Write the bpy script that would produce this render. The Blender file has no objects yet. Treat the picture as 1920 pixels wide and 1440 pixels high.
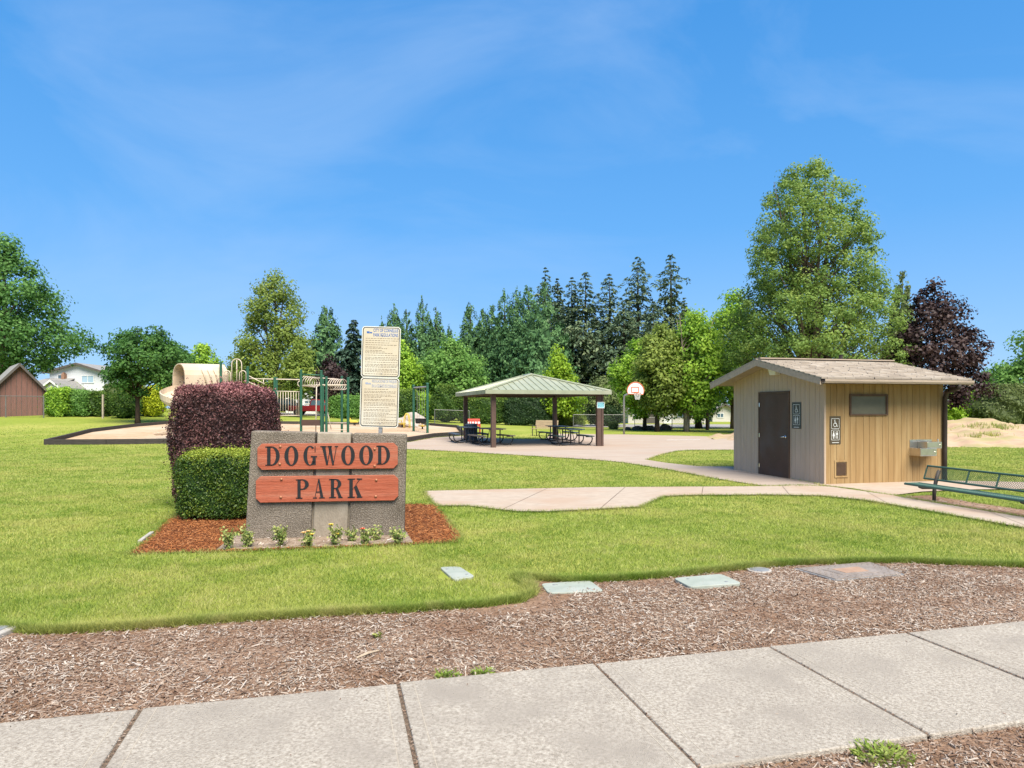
import bpy, bmesh, math, random
import numpy as np
from mathutils import Vector, Matrix

# ------------------------------------------------------------------ camera, sky, sun, exposure
sc = bpy.context.scene
C = sc.collection
F, HOR, EYE = 1280.0, 766.0, 1.7            # photograph's focal length (px), horizon row, eye height
cam_d = bpy.data.cameras.new("camera")
cam_d.sensor_width = 36.0
cam_d.lens = 24.0
cam_d.shift_y = (HOR - 720.0) / 1920.0
cam_d.clip_start = 0.05
cam_d.clip_end = 3000
cam = bpy.data.objects.new("camera", cam_d)
C.objects.link(cam)
cam.location = (0, 0, EYE)
cam.rotation_euler = (math.radians(90), 0, 0)
sc.camera = cam

SUN_EL, SUN_AZ = math.radians(56), math.radians(158)    # azimuth clockwise from +Y (view direction)
world = bpy.data.worlds.new("World")
sc.world = world
world.use_nodes = True
wn, wl = world.node_tree.nodes, world.node_tree.links
wn.clear()
w_out = wn.new("ShaderNodeOutputWorld")
w_bg = wn.new("ShaderNodeBackground")
w_bg.inputs["Strength"].default_value = 0.10
sky = wn.new("ShaderNodeTexSky")
sky.sky_type = 'NISHITA'
sky.sun_disc = False
sky.sun_elevation = SUN_EL
sky.sun_rotation = SUN_AZ
sky.altitude = 60
sky.air_density = 1.0
sky.dust_density = 0.35
sky.ozone_density = 2.2
# thin high cloud veils, mapped on the sky's own direction
w_tc = wn.new("ShaderNodeTexCoord")
w_map = wn.new("ShaderNodeMapping")
w_map.inputs["Scale"].default_value = (0.9, 1.3, 2.2)
w_map.inputs["Rotation"].default_value = (0.0, 0.5, 0.3)
w_noise = wn.new("ShaderNodeTexNoise")
w_noise.inputs["Scale"].default_value = 1.9
w_noise.inputs["Detail"].default_value = 7
w_noise.inputs["Roughness"].default_value = 0.56
w_noise.inputs["Distortion"].default_value = 0.6
w_ramp = wn.new("ShaderNodeValToRGB")
w_ramp.color_ramp.elements[0].position = 0.47
w_ramp.color_ramp.elements[0].color = (0, 0, 0, 1)
w_ramp.color_ramp.elements[1].position = 0.80
w_ramp.color_ramp.elements[1].color = (0.36, 0.36, 0.36, 1)
w_tint = wn.new("ShaderNodeMix"); w_tint.data_type = 'RGBA'; w_tint.blend_type = 'MULTIPLY'
w_tint.inputs["Factor"].default_value = 1.0
w_tint.inputs["B"].default_value = (0.86, 1.0, 1.16, 1)
w_mix = wn.new("ShaderNodeMix"); w_mix.data_type = 'RGBA'
w_mix.inputs["B"].default_value = (2.9, 3.8, 5.2, 1)
wl.new(w_tc.outputs["Generated"], w_map.inputs["Vector"])
wl.new(w_map.outputs["Vector"], w_noise.inputs["Vector"])
wl.new(w_noise.outputs["Fac"], w_ramp.inputs["Fac"])
w_sep = wn.new("ShaderNodeSeparateXYZ")
w_grad = wn.new("ShaderNodeValToRGB")          # clear-sky blue by elevation, paler at the horizon
ge = w_grad.color_ramp.elements
ge[0].position = 0.0; ge[0].color = (0.33, 0.58, 0.93, 1)
ge[1].position = 0.58; ge[1].color = (0.036, 0.285, 0.76, 1)
g2 = ge.new(0.25); g2.color = (0.115, 0.41, 0.88, 1)
w_gs = wn.new("ShaderNodeVectorMath"); w_gs.operation = 'SCALE'; w_gs.inputs["Scale"].default_value = 5.3
w_blend = wn.new("ShaderNodeMix"); w_blend.data_type = 'RGBA'; w_blend.inputs["Factor"].default_value = 0.85
wl.new(w_tc.outputs["Generated"], w_sep.inputs["Vector"])
wl.new(w_sep.outputs["Z"], w_grad.inputs["Fac"])
wl.new(w_grad.outputs["Color"], w_gs.inputs[0])
wl.new(sky.outputs["Color"], w_tint.inputs["A"])
wl.new(w_tint.outputs["Result"], w_blend.inputs["A"])
wl.new(w_gs.outputs["Vector"], w_blend.inputs["B"])
wl.new(w_blend.outputs["Result"], w_mix.inputs["A"])
wl.new(w_ramp.outputs["Color"], w_mix.inputs["Factor"])
wl.new(w_mix.outputs["Result"], w_bg.inputs["Color"])
wl.new(w_bg.outputs["Background"], w_out.inputs["Surface"])

sun_d = bpy.data.lights.new("sun", 'SUN')
sun_d.energy = 4.8
sun_d.angle = math.radians(46)              # veiled sun: the photograph's shadows are soft
sun_d.color = (1.0, 0.925, 0.79)
sun = bpy.data.objects.new("sun", sun_d)
C.objects.link(sun)
sdir = Vector((math.sin(SUN_AZ) * math.cos(SUN_EL), math.cos(SUN_AZ) * math.cos(SUN_EL), math.sin(SUN_EL)))
sun.rotation_euler = (-sdir).to_track_quat('-Z', 'Y').to_euler()
sun.location = sdir * 60

sc.view_settings.view_transform = 'Standard'
sc.view_settings.look = 'None'
sc.view_settings.exposure = 1.0
sc.view_settings.gamma = 1.0
sc.view_settings.use_curve_mapping = False
sc.cycles.use_denoising = True
sc.cycles.max_bounces = 6
sc.cycles.diffuse_bounces = 3
sc.cycles.transparent_max_bounces = 12

R = random.Random(7)
NR = np.random.default_rng(11)
PI = math.pi

# ------------------------------------------------------------------ terrain and picking
def terr(x, y):
    """ground height: level near the street, rising gently towards the back left"""
    a = np.clip(0.008 - 0.0014 * np.asarray(x, float), 0.0, 0.055)
    d = np.clip(np.asarray(y, float), None, 55.0) - 28.0
    d = np.where(d > 3, d, np.where(d < -3, 0.0, (d + 3) ** 2 / 12.0))
    return a * d

def G(px, py, dz=0.0):
    """ground point seen at a pixel of the photograph"""
    lo, hi = 1.0, 400.0
    for _ in range(50):
        m = (lo + hi) / 2
        x = (px - 960) / F * m
        if EYE - (py - HOR) / F * m - float(terr(x, m)) - dz > 0: lo = m
        else: hi = m
    return Vector(((px - 960) / F * lo, lo, float(terr((px - 960) / F * lo, lo)) + dz))

def at(px, py, d):
    return Vector(((px - 960) / F * d, d, EYE - (py - HOR) / F * d))

def ground_at(px, d):
    x = (px - 960) / F * d
    return Vector((x, d, float(terr(x, d))))

def inside(poly, x, y):
    r = np.zeros(len(x), bool)
    n = len(poly)
    for i in range(n):
        x1, y1 = poly[i][0], poly[i][1]
        x2, y2 = poly[(i + 1) % n][0], poly[(i + 1) % n][1]
        if y1 == y2: continue
        c = ((y1 > y) != (y2 > y)) & (x < (x2 - x1) * (y - y1) / (y2 - y1) + x1)
        r ^= c
    return r

# ------------------------------------------------------------------ materials
MATS = {}
def _n(nt, t, **kw):
    n = nt.nodes.new(t)
    for k, v in kw.items():
        n.inputs[k].default_value = v
    return n

def pmat(name, c1, c2=None, scale=6.0, rough=0.8, bump=0.0, bscale=None, metallic=0.0, spec=0.3,
         world_co=False, stretch=(1, 1, 1), c3=None, scale3=1.0, speck=None, speck_scale=60, speck_lo=0.62, speck_hi=0.68):
    """procedural surface: two tones broken by noise, a third in large patches, optional specks and bump"""
    if name in MATS: return MATS[name]
    m = bpy.data.materials.new(name); m.use_nodes = True
    nt = m.node_tree; L = nt.links
    b = nt.nodes["Principled BSDF"]
    b.inputs["Roughness"].default_value = rough
    b.inputs["Metallic"].default_value = metallic
    b.inputs["Specular IOR Level"].default_value = spec
    if world_co:
        co = nt.nodes.new("ShaderNodeNewGeometry").outputs["Position"]
    else:
        co = nt.nodes.new("ShaderNodeTexCoord").outputs["Object"]
    mp = _n(nt, "ShaderNodeMapping", Scale=stretch)
    L.new(co, mp.inputs["Vector"]); co = mp.outputs["Vector"]
    if c2 is None: c2 = tuple(v * 0.8 for v in c1)
    nz = _n(nt, "ShaderNodeTexNoise", Scale=scale, Detail=6, Roughness=0.6)
    L.new(co, nz.inputs["Vector"])
    rp = nt.nodes.new("ShaderNodeValToRGB")
    rp.color_ramp.elements[0].position = 0.33; rp.color_ramp.elements[0].color = (*c2, 1)
    rp.color_ramp.elements[1].position = 0.67; rp.color_ramp.elements[1].color = (*c1, 1)
    L.new(nz.outputs["Fac"], rp.inputs["Fac"])
    col = rp.outputs["Color"]
    def mixin(colr, sc_, lo, hi, col):
        n2 = _n(nt, "ShaderNodeTexNoise", Scale=sc_, Detail=4, Roughness=0.55)
        L.new(co, n2.inputs["Vector"])
        r2 = nt.nodes.new("ShaderNodeValToRGB")
        r2.color_ramp.elements[0].position = lo; r2.color_ramp.elements[1].position = hi
        L.new(n2.outputs["Fac"], r2.inputs["Fac"])
        mx = nt.nodes.new("ShaderNodeMix"); mx.data_type = 'RGBA'
        mx.inputs["B"].default_value = (*colr, 1)
        L.new(r2.outputs["Color"], mx.inputs["Factor"]); L.new(col, mx.inputs["A"])
        return mx.outputs["Result"]
    if c3: col = mixin(c3, scale3, 0.45, 0.7, col)
    if speck: col = mixin(speck, speck_scale, speck_lo, speck_hi, col)
    L.new(col, b.inputs["Base Color"])
    if bump:
        nb = _n(nt, "ShaderNodeTexNoise", Scale=bscale or scale * 4, Detail=5)
        L.new(co, nb.inputs["Vector"])
        bp = _n(nt, "ShaderNodeBump", Strength=bump, Distance=0.02)
        L.new(nb.outputs["Fac"], bp.inputs["Height"]); L.new(bp.outputs["Normal"], b.inputs["Normal"])
    MATS[name] = m
    return m

def leafmat(name, cols, trans=0.3, gain=1.0, rough=0.55, patch=None, patch_scale=0.35, spec=0.25):
    """foliage: colour from a per-leaf random value, some light passes through the blade"""
    if name in MATS: return MATS[name]
    m = bpy.data.materials.new(name); m.use_nodes = True
    nt = m.node_tree; L = nt.links
    b = nt.nodes["Principled BSDF"]; out = nt.nodes["Material Output"]
    b.inputs["Roughness"].default_value = rough
    b.inputs["Specular IOR Level"].default_value = spec
    cols = [tuple(min(v * gain, .9) for v in c) for c in cols]
    a = nt.nodes.new("ShaderNodeAttribute"); a.attribute_name = "var"
    rp = nt.nodes.new("ShaderNodeValToRGB")
    e = rp.color_ramp.elements
    e[0].color = (*cols[0], 1); e[0].position = 0.0
    e[1].color = (*cols[-1], 1); e[1].position = 1.0
    for i, c in enumerate(cols[1:-1]):
        k = e.new((i + 1) / (len(cols) - 1)); k.color = (*c, 1)
    L.new(a.outputs["Fac"], rp.inputs["Fac"])
    col = rp.outputs["Color"]
    if patch:
        g = nt.nodes.new("ShaderNodeNewGeometry")
        for (pc, psc, lo, hi, amt) in patch:
            nz = _n(nt, "ShaderNodeTexNoise", Scale=psc, Detail=3, Roughness=0.6)
            L.new(g.outputs["Position"], nz.inputs["Vector"])
            r2 = nt.nodes.new("ShaderNodeValToRGB")
            r2.color_ramp.elements[0].position = lo; r2.color_ramp.elements[1].position = hi
            r2.color_ramp.elements[1].color = (amt, amt, amt, 1)
            L.new(nz.outputs["Fac"], r2.inputs["Fac"])
            mx = nt.nodes.new("ShaderNodeMix"); mx.data_type = 'RGBA'
            mx.inputs["B"].default_value = (*pc, 1)
            L.new(r2.outputs["Color"], mx.inputs["Factor"]); L.new(col, mx.inputs["A"])
            col = mx.outputs["Result"]
    L.new(col, b.inputs["Base Color"])
    if trans:
        t = nt.nodes.new("ShaderNodeBsdfTranslucent")
        L.new(col, t.inputs["Color"])
        ms = nt.nodes.new("ShaderNodeMixShader"); ms.inputs[0].default_value = trans
        L.new(b.outputs[0], ms.inputs[1]); L.new(t.outputs[0], ms.inputs[2])
        L.new(ms.outputs[0], out.inputs["Surface"])
    MATS[name] = m
    return m

# ------------------------------------------------------------------ object helpers
def tag(o, label=None, cat=None, group=None, kind=None):
    if label: o["label"] = label
    if cat: o["category"] = cat
    if group: o["group"] = group
    if kind: o["kind"] = kind
    return o

def thing(name, label, cat, loc=(0, 0, 0), rz=0.0, group=None, kind=None):
    o = bpy.data.objects.new(name, None)
    C.objects.link(o)
    o.empty_display_size = 0.2
    o.location = loc; o.rotation_euler = (0, 0, rz)
    return tag(o, label, cat, group, kind)

def link(name, me, m, parent=None, loc=None, rot=None):
    o = bpy.data.objects.new(name, me)
    C.objects.link(o)
    if m is not None and not me.materials: me.materials.append(m)
    if parent is not None: o.parent = parent
    if loc is not None: o.location = loc
    if rot is not None: o.rotation_euler = rot
    return o

def bevel(o, w=0.01, seg=2):
    md = o.modifiers.new("bevel", 'BEVEL'); md.width = w; md.segments = seg
    md.limit_method = 'ANGLE'; md.angle_limit = math.radians(40)
    return o

class MB:
    def __init__(s): s.v, s.f = [], []
    def add(s, vs, fs):
        o = len(s.v); s.v += [tuple(p) for p in vs]; s.f += [tuple(i + o for i in f) for f in fs]; return s
    def box(s, c, d, rz=0.0, rx=0.0, ry=0.0):
        x, y, z = d[0] / 2, d[1] / 2, d[2] / 2
        M = Matrix.Rotation(rz, 3, 'Z') @ Matrix.Rotation(ry, 3, 'Y') @ Matrix.Rotation(rx, 3, 'X')
        vs = [M @ Vector(p) + Vector(c) for p in ((-x, -y, -z), (x, -y, -z), (x, y, -z), (-x, y, -z), (-x, -y, z), (x, -y, z), (x, y, z), (-x, y, z))]
        return s.add(vs, [(0, 3, 2, 1), (4, 5, 6, 7), (0, 1, 5, 4), (1, 2, 6, 5), (2, 3, 7, 6), (3, 0, 4, 7)])
    def b2(s, a, b):
        return s.box([(a[i] + b[i]) / 2 for i in range(3)], [abs(b[i] - a[i]) for i in range(3)])
    def hexa(s, bot, top):
        return s.add(list(bot) + list(top), [(0, 3, 2, 1), (4, 5, 6, 7), (0, 1, 5, 4), (1, 2, 6, 5), (2, 3, 7, 6), (3, 0, 4, 7)])
    def prism(s, poly, fn0, fn1):
        n = len(poly)
        vs = [fn0(*p) for p in poly] + [fn1(*p) for p in poly]
        fs = [tuple(range(n - 1, -1, -1)), tuple(range(n, 2 * n))] + [(i, (i + 1) % n, n + (i + 1) % n, n + i) for i in range(n)]
        return s.add(vs, fs)
    def tube(s, pts, rad, seg=8, cap=True):
        pts = [Vector(p) for p in pts]
        if not hasattr(rad, '__len__'): rad = [rad] * len(pts)
        o = len(s.v); n = len(pts); prev = None
        for i, p in enumerate(pts):
            d = (pts[min(i + 1, n - 1)] - pts[max(i - 1, 0)])
            d = d.normalized() if d.length > 1e-9 else Vector((0, 0, 1))
            if prev is None:
                u = d.cross(Vector((0, 0, 1)) if abs(d.z) < 0.9 else Vector((1, 0, 0))).normalized()
            else:
                u = (prev - d * prev.dot(d))
                u = u.normalized() if u.length > 1e-6 else d.orthogonal().normalized()
            prev = u; w = d.cross(u)
            for k in range(seg):
                a = 2 * PI * k / seg
                s.v.append(tuple(p + (u * math.cos(a) + w * math.sin(a)) * rad[i]))
        for i in range(n - 1):
            for k in range(seg):
                k2 = (k + 1) % seg
                s.f.append((o + i * seg + k, o + i * seg + k2, o + (i + 1) * seg + k2, o + (i + 1) * seg + k))
        if cap:
            s.f.append(tuple(o + k for k in range(seg - 1, -1, -1)))
            s.f.append(tuple(o + (n - 1) * seg + k for k in range(seg)))
        return s
    def lathe(s, prof, c=(0, 0, 0), seg=16):
        o = len(s.v); n = len(prof)
        for r, z in prof:
            for k in range(seg):
                a = 2 * PI * k / seg
                s.v.append((c[0] + r * math.cos(a), c[1] + r * math.sin(a), c[2] + z))
        for i in range(n - 1):
            for k in range(seg):
                k2 = (k + 1) % seg
                s.f.append((o + i * seg + k, o + i * seg + k2, o + (i + 1) * seg + k2, o + (i + 1) * seg + k))
        s.f.append(tuple(o + k for k in range(seg - 1, -1, -1)))
        s.f.append(tuple(o + (n - 1) * seg + k for k in range(seg)))
        return s
    def mesh(s, name, smooth=False):
        me = bpy.data.meshes.new(name)
        me.from_pydata(s.v, [], s.f); me.update()
        bm = bmesh.new(); bm.from_mesh(me)
        bmesh.ops.recalc_face_normals(bm, faces=bm.faces[:])
        bm.to_mesh(me); bm.free()
        if smooth: me.polygons.foreach_set("use_smooth", [True] * len(me.polygons))
        return me
    def build(s, name, m, parent=None, smooth=False, bev=0, loc=None):
        o = link(name, s.mesh(name, smooth), m, parent, loc)
        if bev: bevel(o, bev)
        return o

def np_mesh(name, v, f, var=None, smooth=False):
    me = bpy.data.meshes.new(name)
    v = np.asarray(v, np.float32); f = np.asarray(f, np.int32)
    k = f.shape[1]
    me.vertices.add(len(v)); me.vertices.foreach_set("co", v.ravel())
    me.loops.add(f.size); me.loops.foreach_set("vertex_index", f.ravel())
    me.polygons.add(len(f)); me.polygons.foreach_set("loop_start", np.arange(0, f.size, k, dtype=np.int32))
    me.update(calc_edges=True)
    if var is not None:
        a = me.attributes.new("var", 'FLOAT', 'FACE')
        a.data.foreach_set("value", np.asarray(var, np.float32))
    if smooth: me.polygons.foreach_set("use_smooth", np.ones(len(f), bool))
    return me

def unit(a):
    return a / np.maximum(np.linalg.norm(a, axis=-1, keepdims=True), 1e-9)

def leaf_quads(c, axis, nrm, ln, wd, fold=0.25):
    """folded rhombic leaves: c centre, axis direction, normal, length, width -> verts, faces"""
    axis = unit(axis); side = unit(np.cross(nrm, axis)); nn = np.cross(axis, side)
    ln = np.asarray(ln).reshape(-1, 1); wd = np.asarray(wd).reshape(-1, 1)
    v = np.stack([c - axis * ln * .5, c + side * wd * .5 + nn * wd * fold - axis * ln * .05,
                  c + axis * ln * .5, c - side * wd * .5 + nn * wd * fold - axis * ln * .05], 1)
    n = len(c)
    return v.reshape(-1, 3), np.arange(n * 4).reshape(n, 4)

def sheet(name, poly, m, dz, kind="structure", cell=2.0, label=None, cat=None, parent=None):
    """a paving or soil sheet: outline in plan, cut on a lattice and laid on the terrain"""
    bm = bmesh.new()
    vs = [bm.verts.new((p[0], p[1], 0)) for p in poly]
    f = bm.faces.new(vs)
    bmesh.ops.triangulate(bm, faces=[f])
    xs = [p[0] for p in poly]; ys = [p[1] for p in poly]
    if max(ys) > 24:
        for k in range(int(min(xs) // cell), int(max(xs) // cell) + 1):
            bmesh.ops.bisect_plane(bm, geom=bm.verts[:] + bm.edges[:] + bm.faces[:], plane_co=(k * cell, 0, 0), plane_no=(1, 0, 0))
        for k in range(int(min(ys) // cell), int(max(ys) // cell) + 1):
            bmesh.ops.bisect_plane(bm, geom=bm.verts[:] + bm.edges[:] + bm.faces[:], plane_co=(0, k * cell, 0), plane_no=(0, 1, 0))
    for v in bm.verts:
        v.co.z = float(terr(v.co.x, v.co.y)) + dz
    bmesh.ops.recalc_face_normals(bm, faces=bm.faces[:])
    for f in bm.faces:
        if f.normal.z < 0: f.normal_flip()
    me = bpy.data.meshes.new(name); bm.to_mesh(me); bm.free()
    o = link(name, me, m, parent)
    return tag(o, label, cat, None, kind)

def clip_half(poly, n, d):
    """keep the part of a plan polygon with dot(n, p) <= d"""
    out = []
    for i in range(len(poly)):
        a, b = poly[i], poly[(i + 1) % len(poly)]
        da, db = n[0] * a[0] + n[1] * a[1] - d, n[0] * b[0] + n[1] * b[1] - d
        if da <= 0: out.append(a)
        if (da < 0 < db) or (db < 0 < da):
            t = da / (da - db); out.append((a[0] + t * (b[0] - a[0]), a[1] + t * (b[1] - a[1])))
    return out

def text_mesh(txt, size, name="lettering"):
    cu = bpy.data.curves.new(name, 'FONT'); cu.body = txt; cu.size = size
    cu.extrude = 0.0008; cu.offset = 0.012; cu.align_x = 'LEFT'
    o = bpy.data.objects.new(name, cu); C.objects.link(o)
    dg = bpy.context.evaluated_depsgraph_get()
    me = bpy.data.meshes.new_from_object(o.evaluated_get(dg))
    bpy.data.objects.remove(o)
    return me

def fit_text(txt, w, h, name="lettering"):
    """lettering scaled to a width and cap height, centred at the origin in the XZ plane, facing -Y"""
    me = text_mesh(txt, 1.0, name)
    co = np.empty(len(me.vertices) * 3, np.float32); me.vertices.foreach_get("co", co); co = co.reshape(-1, 3)
    lo, hi = co.min(0), co.max(0)
    x = ((co[:, 0] - lo[0]) / (hi[0] - lo[0]) - .5) * w
    z = ((co[:, 1] - lo[1]) / (hi[1] - lo[1]) - .5) * h
    y = -co[:, 2]
    me.vertices.foreach_set("co", np.stack([x, y, z], 1).astype(np.float32).ravel()); me.update()
    return me

# ------------------------------------------------------------------ outlines on the ground (plan, metres)
def GP(pts): return [tuple(G(*p)[:2]) for p in pts]
LAWN_EDGE = [(-500, 1192), (-200, 1186), (0, 1181), (70, 1188), (150, 1186), (250, 1180), (400, 1168), (600, 1155), (750, 1148), (900, 1138),
             (975, 1129), (997, 1115), (992, 1098), (968, 1084), (1060, 1092), (1150, 1090), (1260, 1082), (1350, 1072), (1420, 1065),
             (1500, 1059), (1600, 1057), (1700, 1055), (1800, 1060), (1920, 1064), (2200, 1068), (2600, 1072)]
bark_poly = GP(LAWN_EDGE) + [(14, -6), (-14, -6)]
e_s = Vector((0.9686, 0.2485)); n_s = Vector((-0.2485, 0.9686))
sw0 = Vector((-2.06, 3.79))
def SW(s, w): p = sw0 + e_s * s - n_s * w; return (p.x, p.y)
SW_W = 1.34
walk_poly = [SW(-9, 0), SW(14, 0), SW(14, SW_W), SW(-9, SW_W)]
bed_poly = GP([(243, 1041), (300, 990), (338, 958), (420, 948), (560, 945), (700, 945), (815, 948), (836, 970), (864, 1008), (858, 1018), (760, 1023), (600, 1030), (420, 1036)])
soil_poly = GP([(405, 1034), (440, 1005), (760, 997), (775, 1020), (600, 1028)])
path_poly = GP([(795, 923), (972, 919), (1114, 916), (1434, 914), (1500, 912), (1560, 915), (1672, 931), (1750, 945), (1920, 973), (2400, 1050), (2400, 1085),
                (1920, 993), (1750, 962), (1620, 940), (1540, 932), (1440, 930), (1291, 931), (1245, 933), (1217, 945), (1201, 953), (1029, 962), (972, 962), (877, 951), (820, 951), (809, 943)])
court_poly = GP([(690, 841), (765, 843), (850, 847), (1000, 856), (1114, 863), (1167, 868), (1256, 882), (1344, 899), (1440, 914), (1552, 914), (1375, 876), (1309, 875.5),
                 (1250, 869), (1212, 863), (1240, 853), (1272, 846), (1300, 844.5), (1480, 844), (1480, 823), (1376, 820), (1170, 815), (1032, 813.5), (1022, 824), (970, 824), (900, 821), (866, 818), (815, 821), (765, 830), (690, 833)])
apron_poly = GP([(1372, 884), (1400, 888), (1450, 896), (1545, 912), (1600, 918), (1672, 931), (1728, 924), (1813, 920), (1920, 919), (2400, 915), (2400, 905), (1920, 906), (1780, 903), (1640, 895), (1376, 876)])
bench_bed_poly = GP([(1680, 933), (1740, 929), (1830, 944), (1920, 957), (2300, 1010), (2300, 1025), (1920, 972), (1750, 945)])
play_poly = GP([(85, 834), (200, 833.5), (320, 832), (500, 831), (690, 831), (765, 829), (815, 820.5), (868, 816.5), (858, 803.5), (807, 799), (700, 797.5), (560, 796.5), (430, 795.5), (312, 796.5), (250, 802), (170, 812)])

# ------------------------------------------------------------------ surface materials
GR_PATCH = [((0.43, 0.40, 0.125), 0.5, 0.46, 0.62, 0.8), ((0.135, 0.225, 0.022), 0.85, 0.47, 0.62, 0.75), ((0.46, 0.42, 0.16), 2.4, 0.54, 0.70, 0.55), ((0.12, 0.20, 0.02), 4.0, 0.56, 0.72, 0.5)]
M_grass = leafmat("grass_blade", [(0.135, 0.195, 0.027), (0.235, 0.305, 0.052), (0.335, 0.39, 0.088), (0.50, 0.47, 0.19)], trans=0.35, rough=0.5, patch=GR_PATCH)
M_lawn = pmat("lawn", (0.225, 0.265, 0.042), (0.165, 0.205, 0.028), scale=7, rough=0.95, bump=0.6, bscale=40, spec=0.1, world_co=True, c3=(0.30, 0.295, 0.07), scale3=0.32, stretch=(1, 0.6, 1))
M_bark = pmat("bark_soil", (0.235, 0.145, 0.09), (0.11, 0.064, 0.04), scale=16, rough=0.95, bump=1.0, bscale=45, spec=0.1, world_co=True, c3=(0.30, 0.20, 0.14), scale3=0.8)
M_redbark = pmat("red_bark_soil", (0.18, 0.062, 0.022), (0.07, 0.025, 0.012), scale=25, rough=0.95, bump=1.0, bscale=60, spec=0.1, world_co=True)
M_soil = pmat("pale_soil", (0.33, 0.26, 0.20), (0.17, 0.12, 0.085), scale=14, rough=0.95, bump=1.0, bscale=40, spec=0.1, world_co=True)
M_walk = pmat("walk_concrete", (0.45, 0.402, 0.338), (0.235, 0.20, 0.16), scale=58, rough=0.92, bump=0.6, bscale=150, spec=0.15, world_co=True,
              c3=(0.275, 0.24, 0.20), scale3=1.7, speck=(0.10, 0.08, 0.06), speck_scale=90, speck_lo=0.64, speck_hi=0.72)
M_path = pmat("path_concrete", (0.403, 0.328, 0.260), (0.336, 0.271, 0.212), scale=5, rough=0.9, bump=0.2, bscale=60, spec=0.2, world_co=True,
              c3=(0.353, 0.254, 0.184), scale3=0.7, stretch=(1, 1.6, 1))
M_court = pmat("court_concrete", (0.378, 0.307, 0.248), (0.319, 0.254, 0.204), scale=1.6, rough=0.9, bump=0.15, bscale=30, spec=0.2, world_co=True,
               c3=(0.336, 0.246, 0.188), scale3=0.25, stretch=(0.6, 1.8, 1))
M_joint = pmat("joint_dirt", (0.20, 0.145, 0.10), (0.10, 0.07, 0.048), scale=30, rough=0.95, bump=0.8, world_co=True)
M_chips_play = pmat("play_chips", (0.468, 0.328, 0.211), (0.340, 0.230, 0.140), scale=3, rough=0.95, bump=0.8, bscale=25, spec=0.1, world_co=True, c3=(0.476, 0.377, 0.281), scale3=0.25)
M_road = pmat("street_asphalt", (0.30, 0.28, 0.26), (0.24, 0.22, 0.2), scale=2, rough=0.9, world_co=True)

# ------------------------------------------------------------------ ground
def make_ground():
    xs = sorted(set([-400, -250, -160, -110] + list(range(-80, 81, 2)) + [110, 160, 250, 400]))
    ys = sorted(set([-40, -20] + list(range(-10, 91, 2)) + [110, 140, 200, 300, 500, 900]))
    X, Y = np.meshgrid(xs, ys)
    Z = terr(X, Y)
    v = np.stack([X, Y, Z], -1).reshape(-1, 3)
    nx = len(xs)
    i = np.arange(len(v)).reshape(len(ys), nx)
    f = np.stack([i[:-1, :-1], i[:-1, 1:], i[1:, 1:], i[1:, :-1]], -1).reshape(-1, 4)
    o = link("lawn", np_mesh("lawn", v, f), M_lawn)
    tag(o, "mown green lawn sheet of the park", None, None, "structure")
make_ground()
sheet("bark_bed", bark_poly, M_bark, 0.006)
sheet("court", court_poly, M_court, 0.022)
sheet("restroom_apron", apron_poly, M_path, 0.027)
sheet("mulch_bed", bed_poly, M_redbark, 0.012)
sheet("flower_soil", soil_poly, M_soil, 0.02)
sheet("bench_bed", bench_bed_poly, M_bark, 0.012)
sheet("play_surface", play_poly, M_chips_play, 0.05)
def P2(px, d): x = (px - 960) / F * d; return (x, d)
sheet("street", [P2(1040, 62), P2(1480, 60), P2(1700, 60), P2(1700, 72), P2(1050, 72)], M_road, 0.03)
sheet("driveway", [P2(500, 68), P2(625, 68), P2(640, 78), P2(470, 78)], M_road, 0.03)

M_tool = pmat("tooled_edge", (0.43, 0.375, 0.30), (0.33, 0.285, 0.225), scale=40, rough=.9, world_co=True)
# sidewalk: one slab between joints, each its own piece
sw = sheet("sidewalk", walk_poly, M_joint, 0.029)
joints = [-6.5, -5.2, -3.9, -2.6, -1.3, 0, 1.416, 2.68, 3.98, 5.15, 6.4, 7.7, 9.0, 10.3, 11.6]
for a, b in zip(joints[:-1], joints[1:]):
    mb = MB(); g = R.uniform(.007, .013)
    bot = [(*SW(a + g, -0.0 + R.uniform(0, .015)), 0.0), (*SW(a + g, SW_W), 0.0), (*SW(b - g, SW_W), 0.0), (*SW(b - g, R.uniform(0, .015)), 0.0)]
    dz = R.uniform(-.003, .003)
    top = [(p[0], p[1], 0.04 + dz) for p in bot]
    mb.hexa(bot, top)
    o = mb.build("slab", M_walk, sw, bev=0.009)
    for sa in (a + .085, b - .085):      # line left by the edging tool
        tl = MB().hexa([(*SW(sa, .03), .03), (*SW(sa, SW_W - .03), .03), (*SW(sa + .0035, SW_W - .03), .03), (*SW(sa + .0035, .03), .03)],
                       [(*SW(sa, .03), .0418 + dz), (*SW(sa, SW_W - .03), .0418 + dz), (*SW(sa + .0035, SW_W - .03), .0418 + dz), (*SW(sa + .0035, .03), .0418 + dz)])
        tl.build("tooled_line", M_tool, o)
# path slabs
path_base = sheet("path", path_poly, M_joint, 0.016)
pd = Vector((1.0, 0.06)).normalized()
ks = [-9, -0.35, 1.25, 2.9, 4.6, 6.2, 7.6, 9.2, 11, 13, 30]
for a, b in zip(ks[:-1], ks[1:]):
    poly = clip_half(clip_half(path_poly, (pd.x, -0.30), b - 3.2 - 0.006), (-pd.x, 0.30), -(a - 3.2) - 0.006)
    if len(poly) > 2:
        sheet("slab", poly, M_path, 0.031, None, parent=path_base)

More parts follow.
